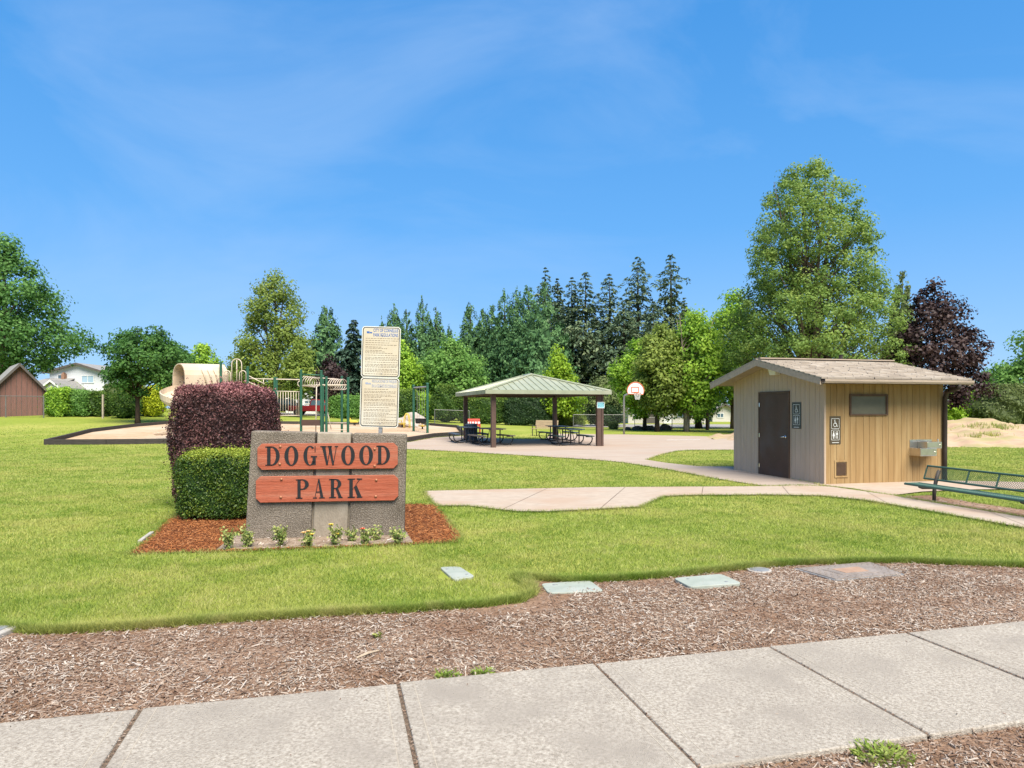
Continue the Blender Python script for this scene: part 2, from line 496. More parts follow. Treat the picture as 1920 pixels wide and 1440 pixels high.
# ------------------------------------------------------------------ grass, chips
def blades(n, ylo, yhi, ku, hgt, wid, lean=0.5):
    """blades thin out and widen smoothly with distance"""
    y = ylo * (yhi / ylo) ** NR.random(n)
    x = (NR.random(n) * 2 - 1) * ku * y
    ok = np.ones(n, bool)
    for p in (bark_poly, bed_poly, path_poly, court_poly, apron_poly, bench_bed_poly, play_poly):
        ok &= ~inside(p, x, y)
    ok &= NR.random(n) < np.clip((44 - y) / 16, 0, 1)
    for (cx, cy, r) in LIDS: ok &= (np.abs(x - cx) > r[0]) | (np.abs(y - cy) > r[1])
    x, y = x[ok], y[ok]; n = len(x)
    z = terr(x, y)
    a = NR.random(n) * 2 * PI
    h = hgt * NR.uniform(.6, 1.25, n); w = wid * (y / 5.5) ** .9 * NR.uniform(.7, 1.3, n)
    l = NR.normal(0, lean, (n, 2)) * h[:, None]
    dx, dy = np.cos(a) * w / 2, np.sin(a) * w / 2
    v = np.stack([np.stack([x - dx, y - dy, z], 1), np.stack([x + dx, y + dy, z], 1), np.stack([x + l[:, 0], y + l[:, 1], z + h], 1)], 1).reshape(-1, 3)
    f = np.arange(n * 3).reshape(n, 3)
    return v, f, NR.beta(2, 2, n)
LIDS = []
for (x0, y0, x1, y1) in ((825, 1066, 889, 1091),):
    c = (G(x0, y0) + G(x1, y1)) / 2; LIDS.append((c.x, c.y, (0.17, 0.17)))
v, f, a = blades(960000, 5.0, 44, .95, .032, .0058)
o = link("grass", np_mesh("grass", v, f, a), M_grass)
tag(o, "short mown grass blades covering the park lawn", "grass", None, "stuff")
# ragged fringe where the turf ends at bark and paving
def fringe(poly, n, hgt, wid, closed=True, spread=0.03, frm=0, to=None):
    P = np.array(poly[frm:to]); 
    if closed: P = np.vstack([P, P[:1]])
    seg = P[1:] - P[:-1]; L = np.linalg.norm(seg, axis=1); L = np.where(np.hypot(P[:-1, 0], P[:-1, 1]) > 45, 0, L)
    i = NR.choice(len(seg), n, p=L / L.sum()); t = NR.random(n)[:, None]
    p = P[:-1][i] + seg[i] * t + NR.normal(0, spread, (n, 2))
    a = NR.random(n) * 2 * PI; h = hgt * NR.uniform(.5, 1.4, n); w = wid * NR.uniform(.7, 1.4, n)
    l = NR.normal(0, .6, (n, 2)) * h[:, None]
    dx, dy = np.cos(a) * w / 2, np.sin(a) * w / 2
    z = terr(p[:, 0], p[:, 1])
    v = np.stack([np.stack([p[:, 0] - dx, p[:, 1] - dy, z], 1), np.stack([p[:, 0] + dx, p[:, 1] + dy, z], 1), np.stack([p[:, 0] + l[:, 0], p[:, 1] + l[:, 1], z + h], 1)], 1).reshape(-1, 3)
    return v, np.arange(n * 3).reshape(n, 3), NR.beta(1.6, 2.4, n)
vs, fs, va, off = [], [], [], 0
for args, kw in (((bark_poly, 100000, .066, .006), dict(closed=False, to=len(LAWN_EDGE), spread=.022)), ((path_poly, 22000, .055, .008), dict(spread=.02)), ((bed_poly, 6000, .05, .008), dict(spread=.03)),
                 ((court_poly, 11000, .055, .014), dict(spread=.03)), ((bench_bed_poly, 2500, .05, .01), dict(spread=.04))):
    v, f, a = fringe(*args, **kw); vs.append(v); fs.append(f + off); va.append(a); off += len(v)
o = link("grass_fringe", np_mesh("grass_fringe", np.concatenate(vs), np.concatenate(fs), np.concatenate(va)), M_grass)
tag(o, "longer ragged grass along the edges of the turf", "grass", None, "stuff")

def chips(name, poly, n, ln, wd, m, label, box, avoid=(), dz=0.008, pile=0.012, dens=None):
    x = NR.uniform(box[0], box[1], n); y = NR.uniform(box[2], box[3], n)
    ok = inside(poly, x, y)
    for p in avoid: ok &= ~inside(p, x, y)
    if dens is not None: ok &= NR.random(n) < dens(x, y)
    x, y = x[ok], y[ok]; n = len(x)
    z = terr(x, y) + dz + NR.random(n) * pile
    a = NR.random(n) * PI * 2; tl = NR.normal(0, .28, n)
    ax = np.stack([np.cos(a) * np.cos(tl), np.sin(a) * np.cos(tl), np.sin(tl)], 1)
    up = unit(np.stack([NR.normal(0, .35, n), NR.normal(0, .35, n), np.ones(n)], 1))
    sd = unit(np.cross(up, ax)); nn = np.cross(ax, sd)
    l = (ln * NR.lognormal(0, .6, n))[:, None]; w = (wd * NR.lognormal(0, .35, n))[:, None]
    c = np.stack([x, y, z], 1)
    th = w * .35
    v = np.stack([c - ax * l / 2 - sd * w / 2, c - ax * l / 2 + sd * w / 2, c + ax * l / 2 + sd * w / 2 * .6, c + ax * l / 2 - sd * w / 2 * .6,
                  c - ax * l / 2 * .9 + nn * th, c + ax * l / 2 * .85 + nn * th], 1).reshape(-1, 3)
    b = np.arange(n)[:, None] * 6
    f = np.concatenate([b + np.array([[1, 2, 5]]), b + np.array([[1, 5, 4]]), b + np.array([[3, 0, 4]]), b + np.array([[3, 4, 5]])], 0)
    va = np.tile(NR.random(n), 4)
    o = link(name, np_mesh(name, v, f, va), m)
    tag(o, label, "mulch", None, "stuff")
M_chip = leafmat("wood_chip", gain=.82, cols=[(0.13, 0.078, 0.054), (0.215, 0.14, 0.10), (0.305, 0.225, 0.17), (0.42, 0.345, 0.28), (0.56, 0.50, 0.44)], trans=0, rough=0.9, spec=0.1,
                 patch=[((0.16, 0.085, 0.05), 1.3, .47, .64, .6)])
M_redchip = leafmat("red_wood_chip", [(0.10, 0.03, 0.012), (0.22, 0.075, 0.025), (0.32, 0.12, 0.04), (0.40, 0.19, 0.085)], trans=0, rough=0.9, spec=0.1)
def bark_density(x, y):
    # thinner where the bare soil shows beside the turf
    d = np.full(len(x), 9.0)
    P = np.array(bark_poly[:len(LAWN_EDGE)])
    for a, b in zip(P[:-1], P[1:]):
        s = b - a; t = np.clip(((x - a[0]) * s[0] + (y - a[1]) * s[1]) / (s @ s), 0, 1)
        d = np.minimum(d, np.hypot(x - a[0] - t * s[0], y - a[1] - t * s[1]))
    return np.clip(0.12 + d / 0.28, 0, 1) * np.where((x > -.3) & (x < .8) & (d < .35), .3, 1)
chips("bark_chips", bark_poly, 265000, .022, .0070, M_chip, "weathered grey brown wood chips between the turf and the sidewalk", (-5.5, 7.5, 2.4, 7.6), avoid=(walk_poly,), dens=bark_density)
chips("stray_chips", walk_poly, 2600, .014, .005, M_chip, "stray bits of bark scattered over the sidewalk edge", (-5, 6, 2.3, 6.5), dz=0.042, pile=0.0,
      dens=lambda x, y: np.clip(1 - ((sw0.x - x) * n_s.x + (sw0.y - y) * n_s.y) / .25, 0.04, 1))
jpts = []
for jj in joints[2:13]:
    for _ in range(160): jpts.append(SW(jj + R.gauss(0, .007), R.uniform(0, SW_W)))
jx, jy = np.array(jpts).T; jn = len(jx)
ja = NR.random(jn) * 6.28; jl = NR.uniform(.006, .022, jn)[:, None]
jc = np.stack([jx, jy, 0.033 + NR.random(jn) * .010], 1)
jv, jf = leaf_quads(jc, np.stack([np.cos(ja), np.sin(ja), NR.normal(0, .3, jn)], 1), unit(np.stack([NR.normal(0, .4, jn), NR.normal(0, .4, jn), np.ones(jn)], 1)), jl, jl * .4)
o = link("joint_litter", np_mesh("joint_litter", jv, jf, NR.random(jn) * .6), M_chip); tag(o, "bits of bark and dirt caught in the sidewalk joints", "litter", None, "stuff")
chips("red_bark_chips", bed_poly, 42000, .028, .007, M_redchip, "fresh red brown bark chips around the stone sign", (-5.2, -.4, 7.5, 12.5), avoid=(soil_poly,), dz=0.014, pile=0.02)
chips("bench_bark_chips", bench_bed_poly, 6000, .035, .011, M_chip, "brown bark chips under the green metal bench", (5.5, 12, 7, 14), dz=0.014)
chips("soil_bits", soil_poly, 1500, .022, .014, leafmat("soil_bit", [(0.2, 0.15, 0.1), (0.4, 0.33, 0.27), (0.6, 0.55, 0.5)], trans=0, rough=0.9), "pale clods and bark bits in the rose bed soil", (-5, 0, 8, 10), dz=0.02)

# ------------------------------------------------------------------ vegetation builders
M_trunk = pmat("bark_grey_brown", (0.16, 0.12, 0.09), (0.07, 0.05, 0.038), scale=9, rough=0.95, bump=0.8, bscale=25, stretch=(1, 1, .25), spec=0.1)
M_trunk_pale = pmat("bark_pale", (0.30, 0.25, 0.19), (0.15, 0.12, 0.09), scale=6, rough=0.95, bump=0.6, bscale=20, stretch=(1, 1, .3), spec=0.1)
M_trunk_dark = pmat("bark_dark", (0.065, 0.045, 0.032), (0.03, 0.022, 0.017), scale=9, rough=0.95, bump=0.8, bscale=25, stretch=(1, 1, .25), spec=0.1)
LM = dict(
    maple=leafmat("leaf_maple", [(0.018, 0.05, 0.012), (0.04, 0.095, 0.02), (0.07, 0.14, 0.03)], gain=2.0, trans=.45),
    bigleaf=leafmat("leaf_big", [(0.022, 0.06, 0.014), (0.05, 0.11, 0.025), (0.085, 0.16, 0.04)], gain=2.1, trans=.45),
    tulip=leafmat("leaf_tulip", [(0.055, 0.085, 0.014), (0.10, 0.135, 0.025), (0.16, 0.19, 0.04)], gain=2.1, trans=.45),
    tulip2=leafmat("leaf_tulip_airy", [(0.05, 0.09, 0.018), (0.09, 0.14, 0.028), (0.16, 0.20, 0.045)], gain=2.05, trans=.45),
    bright=leafmat("leaf_bright", [(0.05, 0.105, 0.012), (0.11, 0.18, 0.018), (0.18, 0.25, 0.03)], gain=2.5, trans=.45),
    lime=leafmat("leaf_lime", [(0.10, 0.18, 0.012), (0.17, 0.27, 0.018), (0.25, 0.34, 0.03)], gain=1.45, trans=.45),
    mid=leafmat("leaf_mid", [(0.035, 0.085, 0.016), (0.075, 0.145, 0.03), (0.12, 0.20, 0.05)], gain=2.2, trans=.45),
    yellow=leafmat("leaf_yellow", [(0.16, 0.20, 0.012), (0.32, 0.36, 0.015), (0.48, 0.48, 0.03)], gain=1.45),
    olive=leafmat("leaf_olive", [(0.05, 0.07, 0.022), (0.085, 0.11, 0.036), (0.13, 0.16, 0.06)], gain=1.8, trans=.45),
    hedge=leafmat("leaf_hedge", [(0.022, 0.052, 0.010), (0.055, 0.10, 0.016), (0.12, 0.17, 0.025)], gain=1.7, trans=.45),
    hedgedark=leafmat("leaf_hedge_dark", [(0.010, 0.026, 0.008), (0.024, 0.050, 0.014), (0.05, 0.085, 0.025)], gain=1.45),
    purple=leafmat("leaf_purple", [(0.020, 0.010, 0.012), (0.034, 0.019, 0.018), (0.062, 0.036, 0.030)], gain=1.15, trans=.15),
    sequoia=leafmat("needle_sequoia", [(0.018, 0.046, 0.016), (0.034, 0.074, 0.025), (0.058, 0.105, 0.036)], gain=2.2, trans=.1, rough=.7),
    fir=leafmat("needle_fir", [(0.018, 0.032, 0.018), (0.042, 0.062, 0.032), (0.095, 0.11, 0.055)], gain=2.5, trans=.1, rough=.7),
    spruce=leafmat("needle_spruce", [(0.018, 0.042, 0.026), (0.032, 0.06, 0.038), (0.055, 0.085, 0.05)], gain=1.45, trans=.1, rough=.7),
    loro=leafmat("leaf_loropetalum", [(0.020, 0.011, 0.011), (0.048, 0.022, 0.021), (0.090, 0.040, 0.038), (0.20, 0.085, 0.085)], gain=1.75, trans=.2, rough=.5),
    box=leafmat("leaf_boxwood", [(0.010, 0.026, 0.006), (0.030, 0.06, 0.009), (0.075, 0.11, 0.014), (0.17, 0.20, 0.025)], gain=1.8, trans=.25, rough=.4),
)

def lump(theta, t, rs):
    """uneven crown outline: a few lobes around and up the crown"""
    k = rs.uniform(0, 6.28, 6)
    return 1 + .13 * np.sin(2 * theta + k[0] + 3 * t) + .10 * np.sin(3 * theta + k[1] - 7 * t) + .08 * np.sin(5 * theta + k[2] + 11 * t) + .06 * np.sin(9 * t * 2 + k[3])

def crown_mesh(name, seed, hb, H, Rr, prof, clumps, per, leaf, cr, aspect=.75, up=.6, hollow=.45, droop=0.0, lumpy=1.0):
    rs = np.random.default_rng(seed)
    pt, pr = np.array([p[0] for p in prof]), np.array([p[1] for p in prof])
    tt = np.linspace(0, 1, 200); w = np.interp(tt, pt, pr) ** 1.5 + .02
    t = np.interp(rs.random(clumps), np.cumsum(w) / w.sum(), tt)
    th = rs.random(clumps) * 2 * PI
    rr = Rr * np.interp(t, pt, pr) * np.clip(1 + (lump(th, t, rs) - 1) * lumpy, .6, 1.3) * (hollow + (1 - hollow) * rs.random(clumps) ** .45)
    rr = np.maximum(rr - cr * .5, 0)
    cc = np.stack([rr * np.cos(th), rr * np.sin(th), hb + t * (H - hb) - cr * .3], 1)
    size = rs.uniform(.55, 1.35, clumps)
    cl = np.repeat(np.arange(clumps), per)
    n = len(cl)
    d = rs.normal(0, 1, (n, 3)); d = unit(d) * (rs.random((n, 1)) ** .5)
    d[:, 2] *= aspect
    p = cc[cl] + d * (cr * size[cl])[:, None]
    out = unit(np.stack([cc[cl][:, 0], cc[cl][:, 1], np.zeros(n)], 1))
    nrm = unit(d * .9 + out * .35 + np.array([0, 0, up]) + rs.normal(0, .45, (n, 3)))
    ax = unit(rs.normal(0, 1, (n, 3)) + out * .5 - np.array([0, 0, droop]))
    ax = unit(ax - nrm * (ax * nrm).sum(1, keepdims=True))
    ln = leaf * rs.uniform(.65, 1.35, n)
    v, f = leaf_quads(p, ax, nrm, ln, ln * .75)
    cv = rs.normal(.5, .16, clumps)
    var = np.clip(cv[cl] + rs.normal(0, .17, n), 0, 1)
    return np_mesh(name, v, f, var), cc

def trunk_mesh(name, seed, H, cc, r0, hb, stems=1, limbs=26, spread=.5):
    rs = random.Random(seed)
    mb = MB()
    tops = []
    for s in range(stems):
        a = rs.uniform(0, 6.28) if stems == 1 else 2 * PI * s / stems + rs.uniform(-.4, .4)
        lean = (0 if stems == 1 else spread) * rs.uniform(.6, 1.3)
        pts, rad = [], []
        for k in range(9):
            t = k / 8
            q = t ** 1.5 * lean
            pts.append((math.cos(a) * q + rs.uniform(-.05, .05) * H * .06 * (k > 0), math.sin(a) * q + rs.uniform(-.05, .05) * H * .06 * (k > 0), -.25 + t * (H * .93 + .25)))
            rad.append(r0 * (1.0 if stems == 1 else .7) * ((1 - t) ** .8 * .92 + .05) * (1.35 if k == 0 else 1))
        mb.tube(pts, rad, 8)
        tops.append(pts)
    idx = rs.sample(range(len(cc)), min(limbs, len(cc)))
    for i in idx:
        c = Vector(cc[i]); pts0 = tops[rs.randrange(len(tops))]
        zb = max(hb * .75, c.z - rs.uniform(.25, .6) * Vector((c.x, c.y)).length - .15 * H)
        zb = min(max(zb, hb * .7), H * .85)
        k = min(7, max(0, int((zb + .25) / (H * .93 + .25) * 8)))
        a = Vector(pts0[k]).lerp(Vector(pts0[k + 1]), ((zb + .25) / (H * .93 + .25) * 8) - k)
        m = a.lerp(c, .5) + Vector((0, 0, .06 * (c - a).length))
        r = r0 * .30 * (1 - zb / H) + r0 * .05
        mb.tube([a, m, c], [r, r * .6, r * .2], 5, cap=False)
    return mb.mesh(name, True)

def tree(name, label, px, depth, ytop, ybot, half_px, prof, leafm, leaf=.22, clumps=150, per=70, cr=.8, seed=1, trunk=M_trunk, tr=.18, stems=1, limbs=26,
         spread=.5, cat="tree", group=None, hollow=.45, aspect=.75, trunk_px=None, up=.6, lumpy=1.0):
    """a broadleaf tree from its place, depth and outline; trunk with limbs, crown of leaves in clumps"""
    base = ground_at(px if trunk_px is None else trunk_px, depth)
    H = EYE + (HOR - ytop) * depth / F - base.z
    hb = max(EYE + (HOR - ybot) * depth / F - base.z, .25)
    Rr = half_px * depth / F
    root = thing(name, label, cat, base, R.uniform(0, 6.28) * 0, group)
    me, cc = crown_mesh("crown", seed, hb, H, Rr, prof, clumps, per, leaf, cr, hollow=hollow, aspect=aspect, up=up, lumpy=lumpy)
    if trunk_px is not None:
        dx = (px - trunk_px) * depth / F
        cc = cc + np.array([dx, 0, 0])
    o = link("crown", me, leafm, root)
    if trunk_px is not None: o.location.x = dx
    link("trunk", trunk_mesh("trunk", seed, H, cc, tr, hb, stems, limbs, spread), trunk, root)
    return root

ROUND = [(0, .35), (.12, .75), (.35, 1), (.6, .93), (.82, .62), (1, .12)]
OVAL = [(0, .45), (.15, .85), (.32, 1), (.55, .82), (.78, .58), (.92, .36), (1, .1)]
DOME = [(0, .7), (.2, 1), (.5, .95), (.8, .65), (1, .15)]
PYR = [(0, .75), (.15, 1), (.4, .8), (.7, .45), (1, .05)]

def sequoia_mesh(name, seed, n=8500, slim=1.0):
    """dense pointed conifer of unit height and unit base radius"""
    rs = np.random.default_rng(seed)
    nb = 520
    t = np.clip(1 - rs.random(nb) ** .56, 0, .99)
    th = rs.random(nb) * 2 * PI
    prof = np.interp(t, [0, .08, .3, .6, .85, .95, 1], [.88, 1, .88, .62, .30, .13, .02])
    rr = prof * rs.uniform(.84, 1.05, nb)
    cl = rs.integers(0, nb, n)
    s = rs.random(n) ** .6
    sz = (.10 + .16 * prof[cl])
    d = rs.normal(0, 1, (n, 3)) * .5
    r = rr[cl] * (.42 + .58 * s)
    p = np.stack([r * np.cos(th[cl]), r * np.sin(th[cl]), t[cl] + .045 * (s - .7) - .03 * (s - .7) ** 2], 1)
    p[:, :2] += d[:, :2] * sz[:, None] * .42
    p[:, 2] += d[:, 2] * .022
    out = np.stack([np.cos(th[cl]), np.sin(th[cl]), np.zeros(n)], 1)
    return p, out, np.clip(rs.normal(.45, .15, nb)[cl] + .22 * (s - .6) * 0 + rs.normal(0, .15, n), 0, 1), rs

def conifer(name, label, px, depth, ytop, half_px, seed, leafm, kind="sequoia", group=None, cat="conifer", n=7000, base_t=.03, trunk=M_trunk_dark, ybase=None):
    base = ground_at(px, depth)
    H = EYE + (HOR - ytop) * depth / F - base.z
    Rr = half_px * depth / F * (1.28 if kind == 'sequoia' else 1.35)
    root = thing(name, label, cat, base, 0, group)
    rs = np.random.default_rng(seed)
    if kind == "sequoia":
        p, out, var, rs = sequoia_mesh(name, seed, int(n * 1.5))
        p = p * np.array([Rr, Rr, H * (1 - base_t)]) + np.array([0, 0, H * base_t])
        m = len(p)
        ax = unit(out * .45 + np.array([0, 0, .7]) + rs.normal(0, .4, (m, 3)))
        nrm = unit(out * 1.0 + np.array([0, 0, .55]) + rs.normal(0, .33, (m, 3)))
        ax = unit(ax - nrm * (ax * nrm).sum(1, keepdims=True) * .8)
        ln = (.36 + .013 * H) * rs.uniform(.6, 1.3, m) * (.35 + .65 * np.clip(1.15 - p[:, 2] / H, 0, 1))
        v, f = leaf_quads(p, ax, nrm, ln, ln * .58)
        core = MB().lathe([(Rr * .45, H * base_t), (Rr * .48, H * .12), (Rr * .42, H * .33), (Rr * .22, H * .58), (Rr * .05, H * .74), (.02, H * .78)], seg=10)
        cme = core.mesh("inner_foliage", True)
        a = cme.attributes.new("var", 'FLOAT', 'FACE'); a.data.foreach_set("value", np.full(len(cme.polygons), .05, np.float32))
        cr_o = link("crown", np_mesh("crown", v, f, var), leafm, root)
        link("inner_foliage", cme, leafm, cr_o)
    else:   # fir: tiers of drooping boughs with gaps
        P, A, N, Ln, Va = [], [], [], [], []
        z = max(base_t, .06) * H
        k0 = rs.uniform(0, 6.28, 4)
        while z < H * .985:
            t = z / H
            prof = float(np.interp(t, [0, .12, .35, .6, .85, 1], [.6, 1, .92, .74, .36, .02])) * Rr
            nbr = 5 if t > .8 else 6
            a0 = rs.random() * 6.28
            bv = rs.normal(.45, .14)
            for k in range(nbr):
                if rs.random() < .16: continue
                a = a0 + k * 6.28 / nbr + rs.normal(0, .25)
                L = prof * rs.uniform(.45, 1.2) * (1 + (.30 if t < .75 else .1) * math.sin(2 * a + k0[0] + 5 * t) + .22 * math.sin(14 * t + k0[1]) + .15 * math.sin(3 * a - 23 * t + k0[2]))
                rise = rs.normal(.10, .22) + .25 * t
                m = int(9 + 38 * L / max(Rr, .1))
                s = np.sqrt(rs.random(m)) * .95 + .05
                q = np.stack([np.cos(a) * L * s, np.sin(a) * L * s, z + L * (rise * s - .45 * s ** 2)], 1)
                side = rs.normal(0, .24, m) * L * (1.1 - .5 * s)
                q += np.stack([-np.sin(a) * side, np.cos(a) * side, -np.abs(rs.normal(0, .13, m)) * L + rs.normal(0, .2 * (1 - t), m)], 1)
                P.append(q); o_ = np.array([np.cos(a), np.sin(a), -.35])
                A.append(unit(o_ + rs.normal(0, .5, (m, 3))))
                N.append(unit(np.array([0, 0, 1.0]) + rs.normal(0, .5, (m, 3))))
                Ln.append((.55 + .012 * H) * rs.uniform(.6, 1.4, m) * (.35 + .65 * min(1, 1.5 * (1 - t) + .15)))
                Va.append(np.clip(bv + rs.normal(0, .16, m), 0, 1))
            z += H * .021 * rs.uniform(.7, 1.3)
        P, A, N, Ln, Va = map(np.concatenate, (P, A, N, Ln, Va))
        v, f = leaf_quads(P, A, N, Ln, Ln * .45)
        link("crown", np_mesh("crown", v, f, Va), leafm, root)
    tm = MB().tube([(0, 0, -.3), (0, 0, H * .3), (0, 0, H * .7), (0, 0, H * .97)], [H * .016 + .1, H * .013 + .05, H * .007, .02], 8)
    tm.build("trunk", trunk, root, smooth=True)
    return root

def hedge(name, label, c, size, leafm, leaf=.12, n=3000, seed=1, p=6.0, rough=.06, cat="hedge", group=None, rz=0.0, core_var=.12, stem=None, top_var=0.0, twigs=0):
    """clipped shrub: leaves over a rounded block with a dense dark inside"""
    rs = np.random.default_rng(seed)
    root = thing(name, label, cat, (c[0], c[1], c[2]), rz, group)
    sx, sy, sz = size[0] / 2, size[1] / 2, size[2]
    def surf(d):
        q = np.abs(d) ** p
        return d / (q.sum(1, keepdims=True) ** (1 / p))
    area = np.array([sy * sz, sy * sz, sx * sz, sx * sz, 4 * sx * sy]) ; area = area / area.sum()
    fc = rs.choice(5, n, p=area)
    u = rs.uniform(-1, 1, n); w = rs.uniform(-1, 1, n)
    d = np.zeros((n, 3))
    for i, (ax, sg) in enumerate(((0, 1), (0, -1), (1, 1), (1, -1), (2, 1))):
        k = fc == i; o1, o2 = [a for a in (0, 1, 2) if a != ax]
        d[k, ax] = sg; d[k, o1] = u[k]; d[k, o2] = w[k]
    s = surf(d)
    ph = rs.uniform(0, 6.28, 8)
    def wob(s):
        return 1 + rough * (np.sin(5 * s[:, 0] + ph[0] + 3 * s[:, 2]) + np.sin(7 * s[:, 1] + ph[1] + 4 * s[:, 0]) + np.sin(6 * s[:, 2] + ph[2] + 6 * s[:, 0])) / 2
    nrm = unit(np.sign(s) * np.abs(s) ** (p - 1) / np.array([sx, sy, sz / 2]))
    pos = s * wob(s)[:, None] * (1 - .10 * rs.random((n, 1)) ** 2)
    pos = pos * np.array([sx, sy, sz / 2]) + np.array([0, 0, sz / 2])
    pos += rs.normal(0, leaf * .35, (n, 3)) + nrm * (rs.exponential(leaf * 1.1, (n, 1)) * (rs.random((n, 1)) < .06))
    nn = unit(nrm * .8 + np.array([0, 0, .35]) + rs.normal(0, .55, (n, 3)))
    ax = unit(rs.normal(0, 1, (n, 3)) + nrm * .6 + np.array([0, 0, .3]))
    ax = unit(ax - nn * (ax * nn).sum(1, keepdims=True) * .6)
    ln = leaf * rs.uniform(.6, 1.35, n)
    v, f = leaf_quads(pos, ax, nn, ln, ln * .6)
    clv = .5 + .25 * np.sin(pos[:, 0] * 5 / sx + ph[3]) * np.sin(pos[:, 2] * 9 / sz + ph[4]) * np.sin(pos[:, 1] * 5 / sy + ph[5])
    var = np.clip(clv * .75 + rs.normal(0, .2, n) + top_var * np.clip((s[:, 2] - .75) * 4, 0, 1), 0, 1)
    fo = link("foliage", np_mesh("foliage", v, f, var), leafm, root)
    bm = bmesh.new(); bmesh.ops.create_icosphere(bm, subdivisions=4, radius=1)
    co = np.array([vv.co[:] for vv in bm.verts]); ss = surf(unit(co)); pp = ss * wob(ss)[:, None] * .90 * np.array([sx, sy, sz / 2]) + np.array([0, 0, sz / 2])
    for vv, q in zip(bm.verts, pp): vv.co = q
    me = bpy.data.meshes.new("inner_foliage"); bm.to_mesh(me); bm.free()
    a = me.attributes.new("var", 'FLOAT', 'FACE'); a.data.foreach_set("value", np.full(len(me.polygons), core_var, np.float32))
    link("inner_foliage", me, leafm, fo)
    mb = MB()
    for k in range(4): mb.tube([(rs.uniform(-.3, .3) * sx, rs.uniform(-.3, .3) * sy, -.05), (rs.uniform(-.5, .5) * sx, rs.uniform(-.5, .5) * sy, sz * .4)], [.03, .02], 6)
    mb.build("stem", M_trunk, root)
    if twigs:
        mt = MB()
        for k in range(twigs):
            i = rs.integers(0, n); q = Vector(pos[i]); mt.tube([q, q + Vector(nrm[i]) * .05 + Vector((0, 0, .04))], [.002, .001], 3)
        mt.build("twigs", M_trunk, root)["kind"] = "stuff"
    return root

# ------------------------------------------------------------------ stone park sign
M_aggr = pmat("exposed_aggregate", (0.22, 0.185, 0.15), (0.13, 0.105, 0.08), scale=30, rough=0.95, bump=1.0, bscale=60, spec=0.15, c3=(0.10, 0.082, 0.062), scale3=1.6,
              speck=(0.31, 0.27, 0.22), speck_scale=75, speck_lo=.52, speck_hi=.64)
M_smooth = pmat("weathered_concrete", (0.33, 0.285, 0.225), (0.23, 0.19, 0.145), scale=5, rough=0.92, bump=0.4, bscale=60, spec=0.15, c3=(0.20, 0.17, 0.13), scale3=2.2, stretch=(1, 1, .5))
M_board = pmat("red_stained_board", (0.41, 0.112, 0.062), (0.30, 0.075, 0.040), scale=9, rough=0.8, bump=0.6, bscale=30, spec=0.15, stretch=(.22, 3, 6), c3=(0.40, 0.15, 0.095), scale3=2.5, speck=(0.20, 0.07, 0.045), speck_scale=14, speck_lo=.62, speck_hi=.72)
M_black = pmat("black_paint", (0.018, 0.018, 0.020), (0.012, 0.012, 0.014), scale=20, rough=0.6)
M_bolt = pmat("rusty_bolt", (0.42, 0.20, 0.11), (0.28, 0.11, 0.06), scale=60, rough=0.6, metallic=.3)

wL, wR = G(458, 1013), G(757, 1006)
wu = Vector((wR.x - wL.x, wR.y - wL.y, 0)); WLEN = wu.length; wu.normalize(); wv = Vector((-wu.y, wu.x, 0))   # along, into
WTH = 0.26
sign = thing("park_sign", "grey stone park name sign wall with two red boards", "sign", wL, math.atan2(wu.y, wu.x))
def wall_s(px):          # distance along the wall face under a pixel column
    k = (px - 960) / F
    return (k * wL.y - wL.x) / (wu.x - k * wu.y)
def wall_z(px, py):
    s = wall_s(px); return EYE - (py - HOR) / F * (wL.y + wu.y * s)
zl, zr = wall_z(466, 808), wall_z(762, 814.5)
def top_z(s): return zl + (zr - zl) * s / WLEN
def lean(s, z): return s + (.085 - .045 * s / WLEN) * z / 1.4
segs = [(0, .405 * WLEN, 0.0, M_aggr, "panel"), (.417 * WLEN, .635 * WLEN, .012, M_smooth, "pillar"), (.647 * WLEN, WLEN, 0.0, M_aggr, "panel")]
for a, b, y0, m, nm in segs:
    mb = MB()
    bot = [(a, y0, -.12), (b, y0, -.12), (b, WTH, -.12), (a, WTH, -.12)]
    top = [(lean(a, 1.4), y0, top_z(a)), (lean(b, 1.4), y0, top_z(b)), (lean(b, 1.4), WTH, top_z(b)), (lean(a, 1.4), WTH, top_z(a))]
    mb.hexa(bot, top)
    o = mb.build(nm, m, sign, bev=.018)
    if nm == "pillar": o["label"] = "smoother paler middle pillar"
mb = MB().hexa([(.3, .05, -.1), (WLEN - .3, .05, -.1), (WLEN - .3, WTH - .05, -.1), (.3, WTH - .05, -.1)],
               [(.36, .05, 1.2), (WLEN - .24, .05, 1.2), (WLEN - .24, WTH - .05, 1.2), (.36, WTH - .05, 1.2)])
mb.build("core", M_smooth, sign)

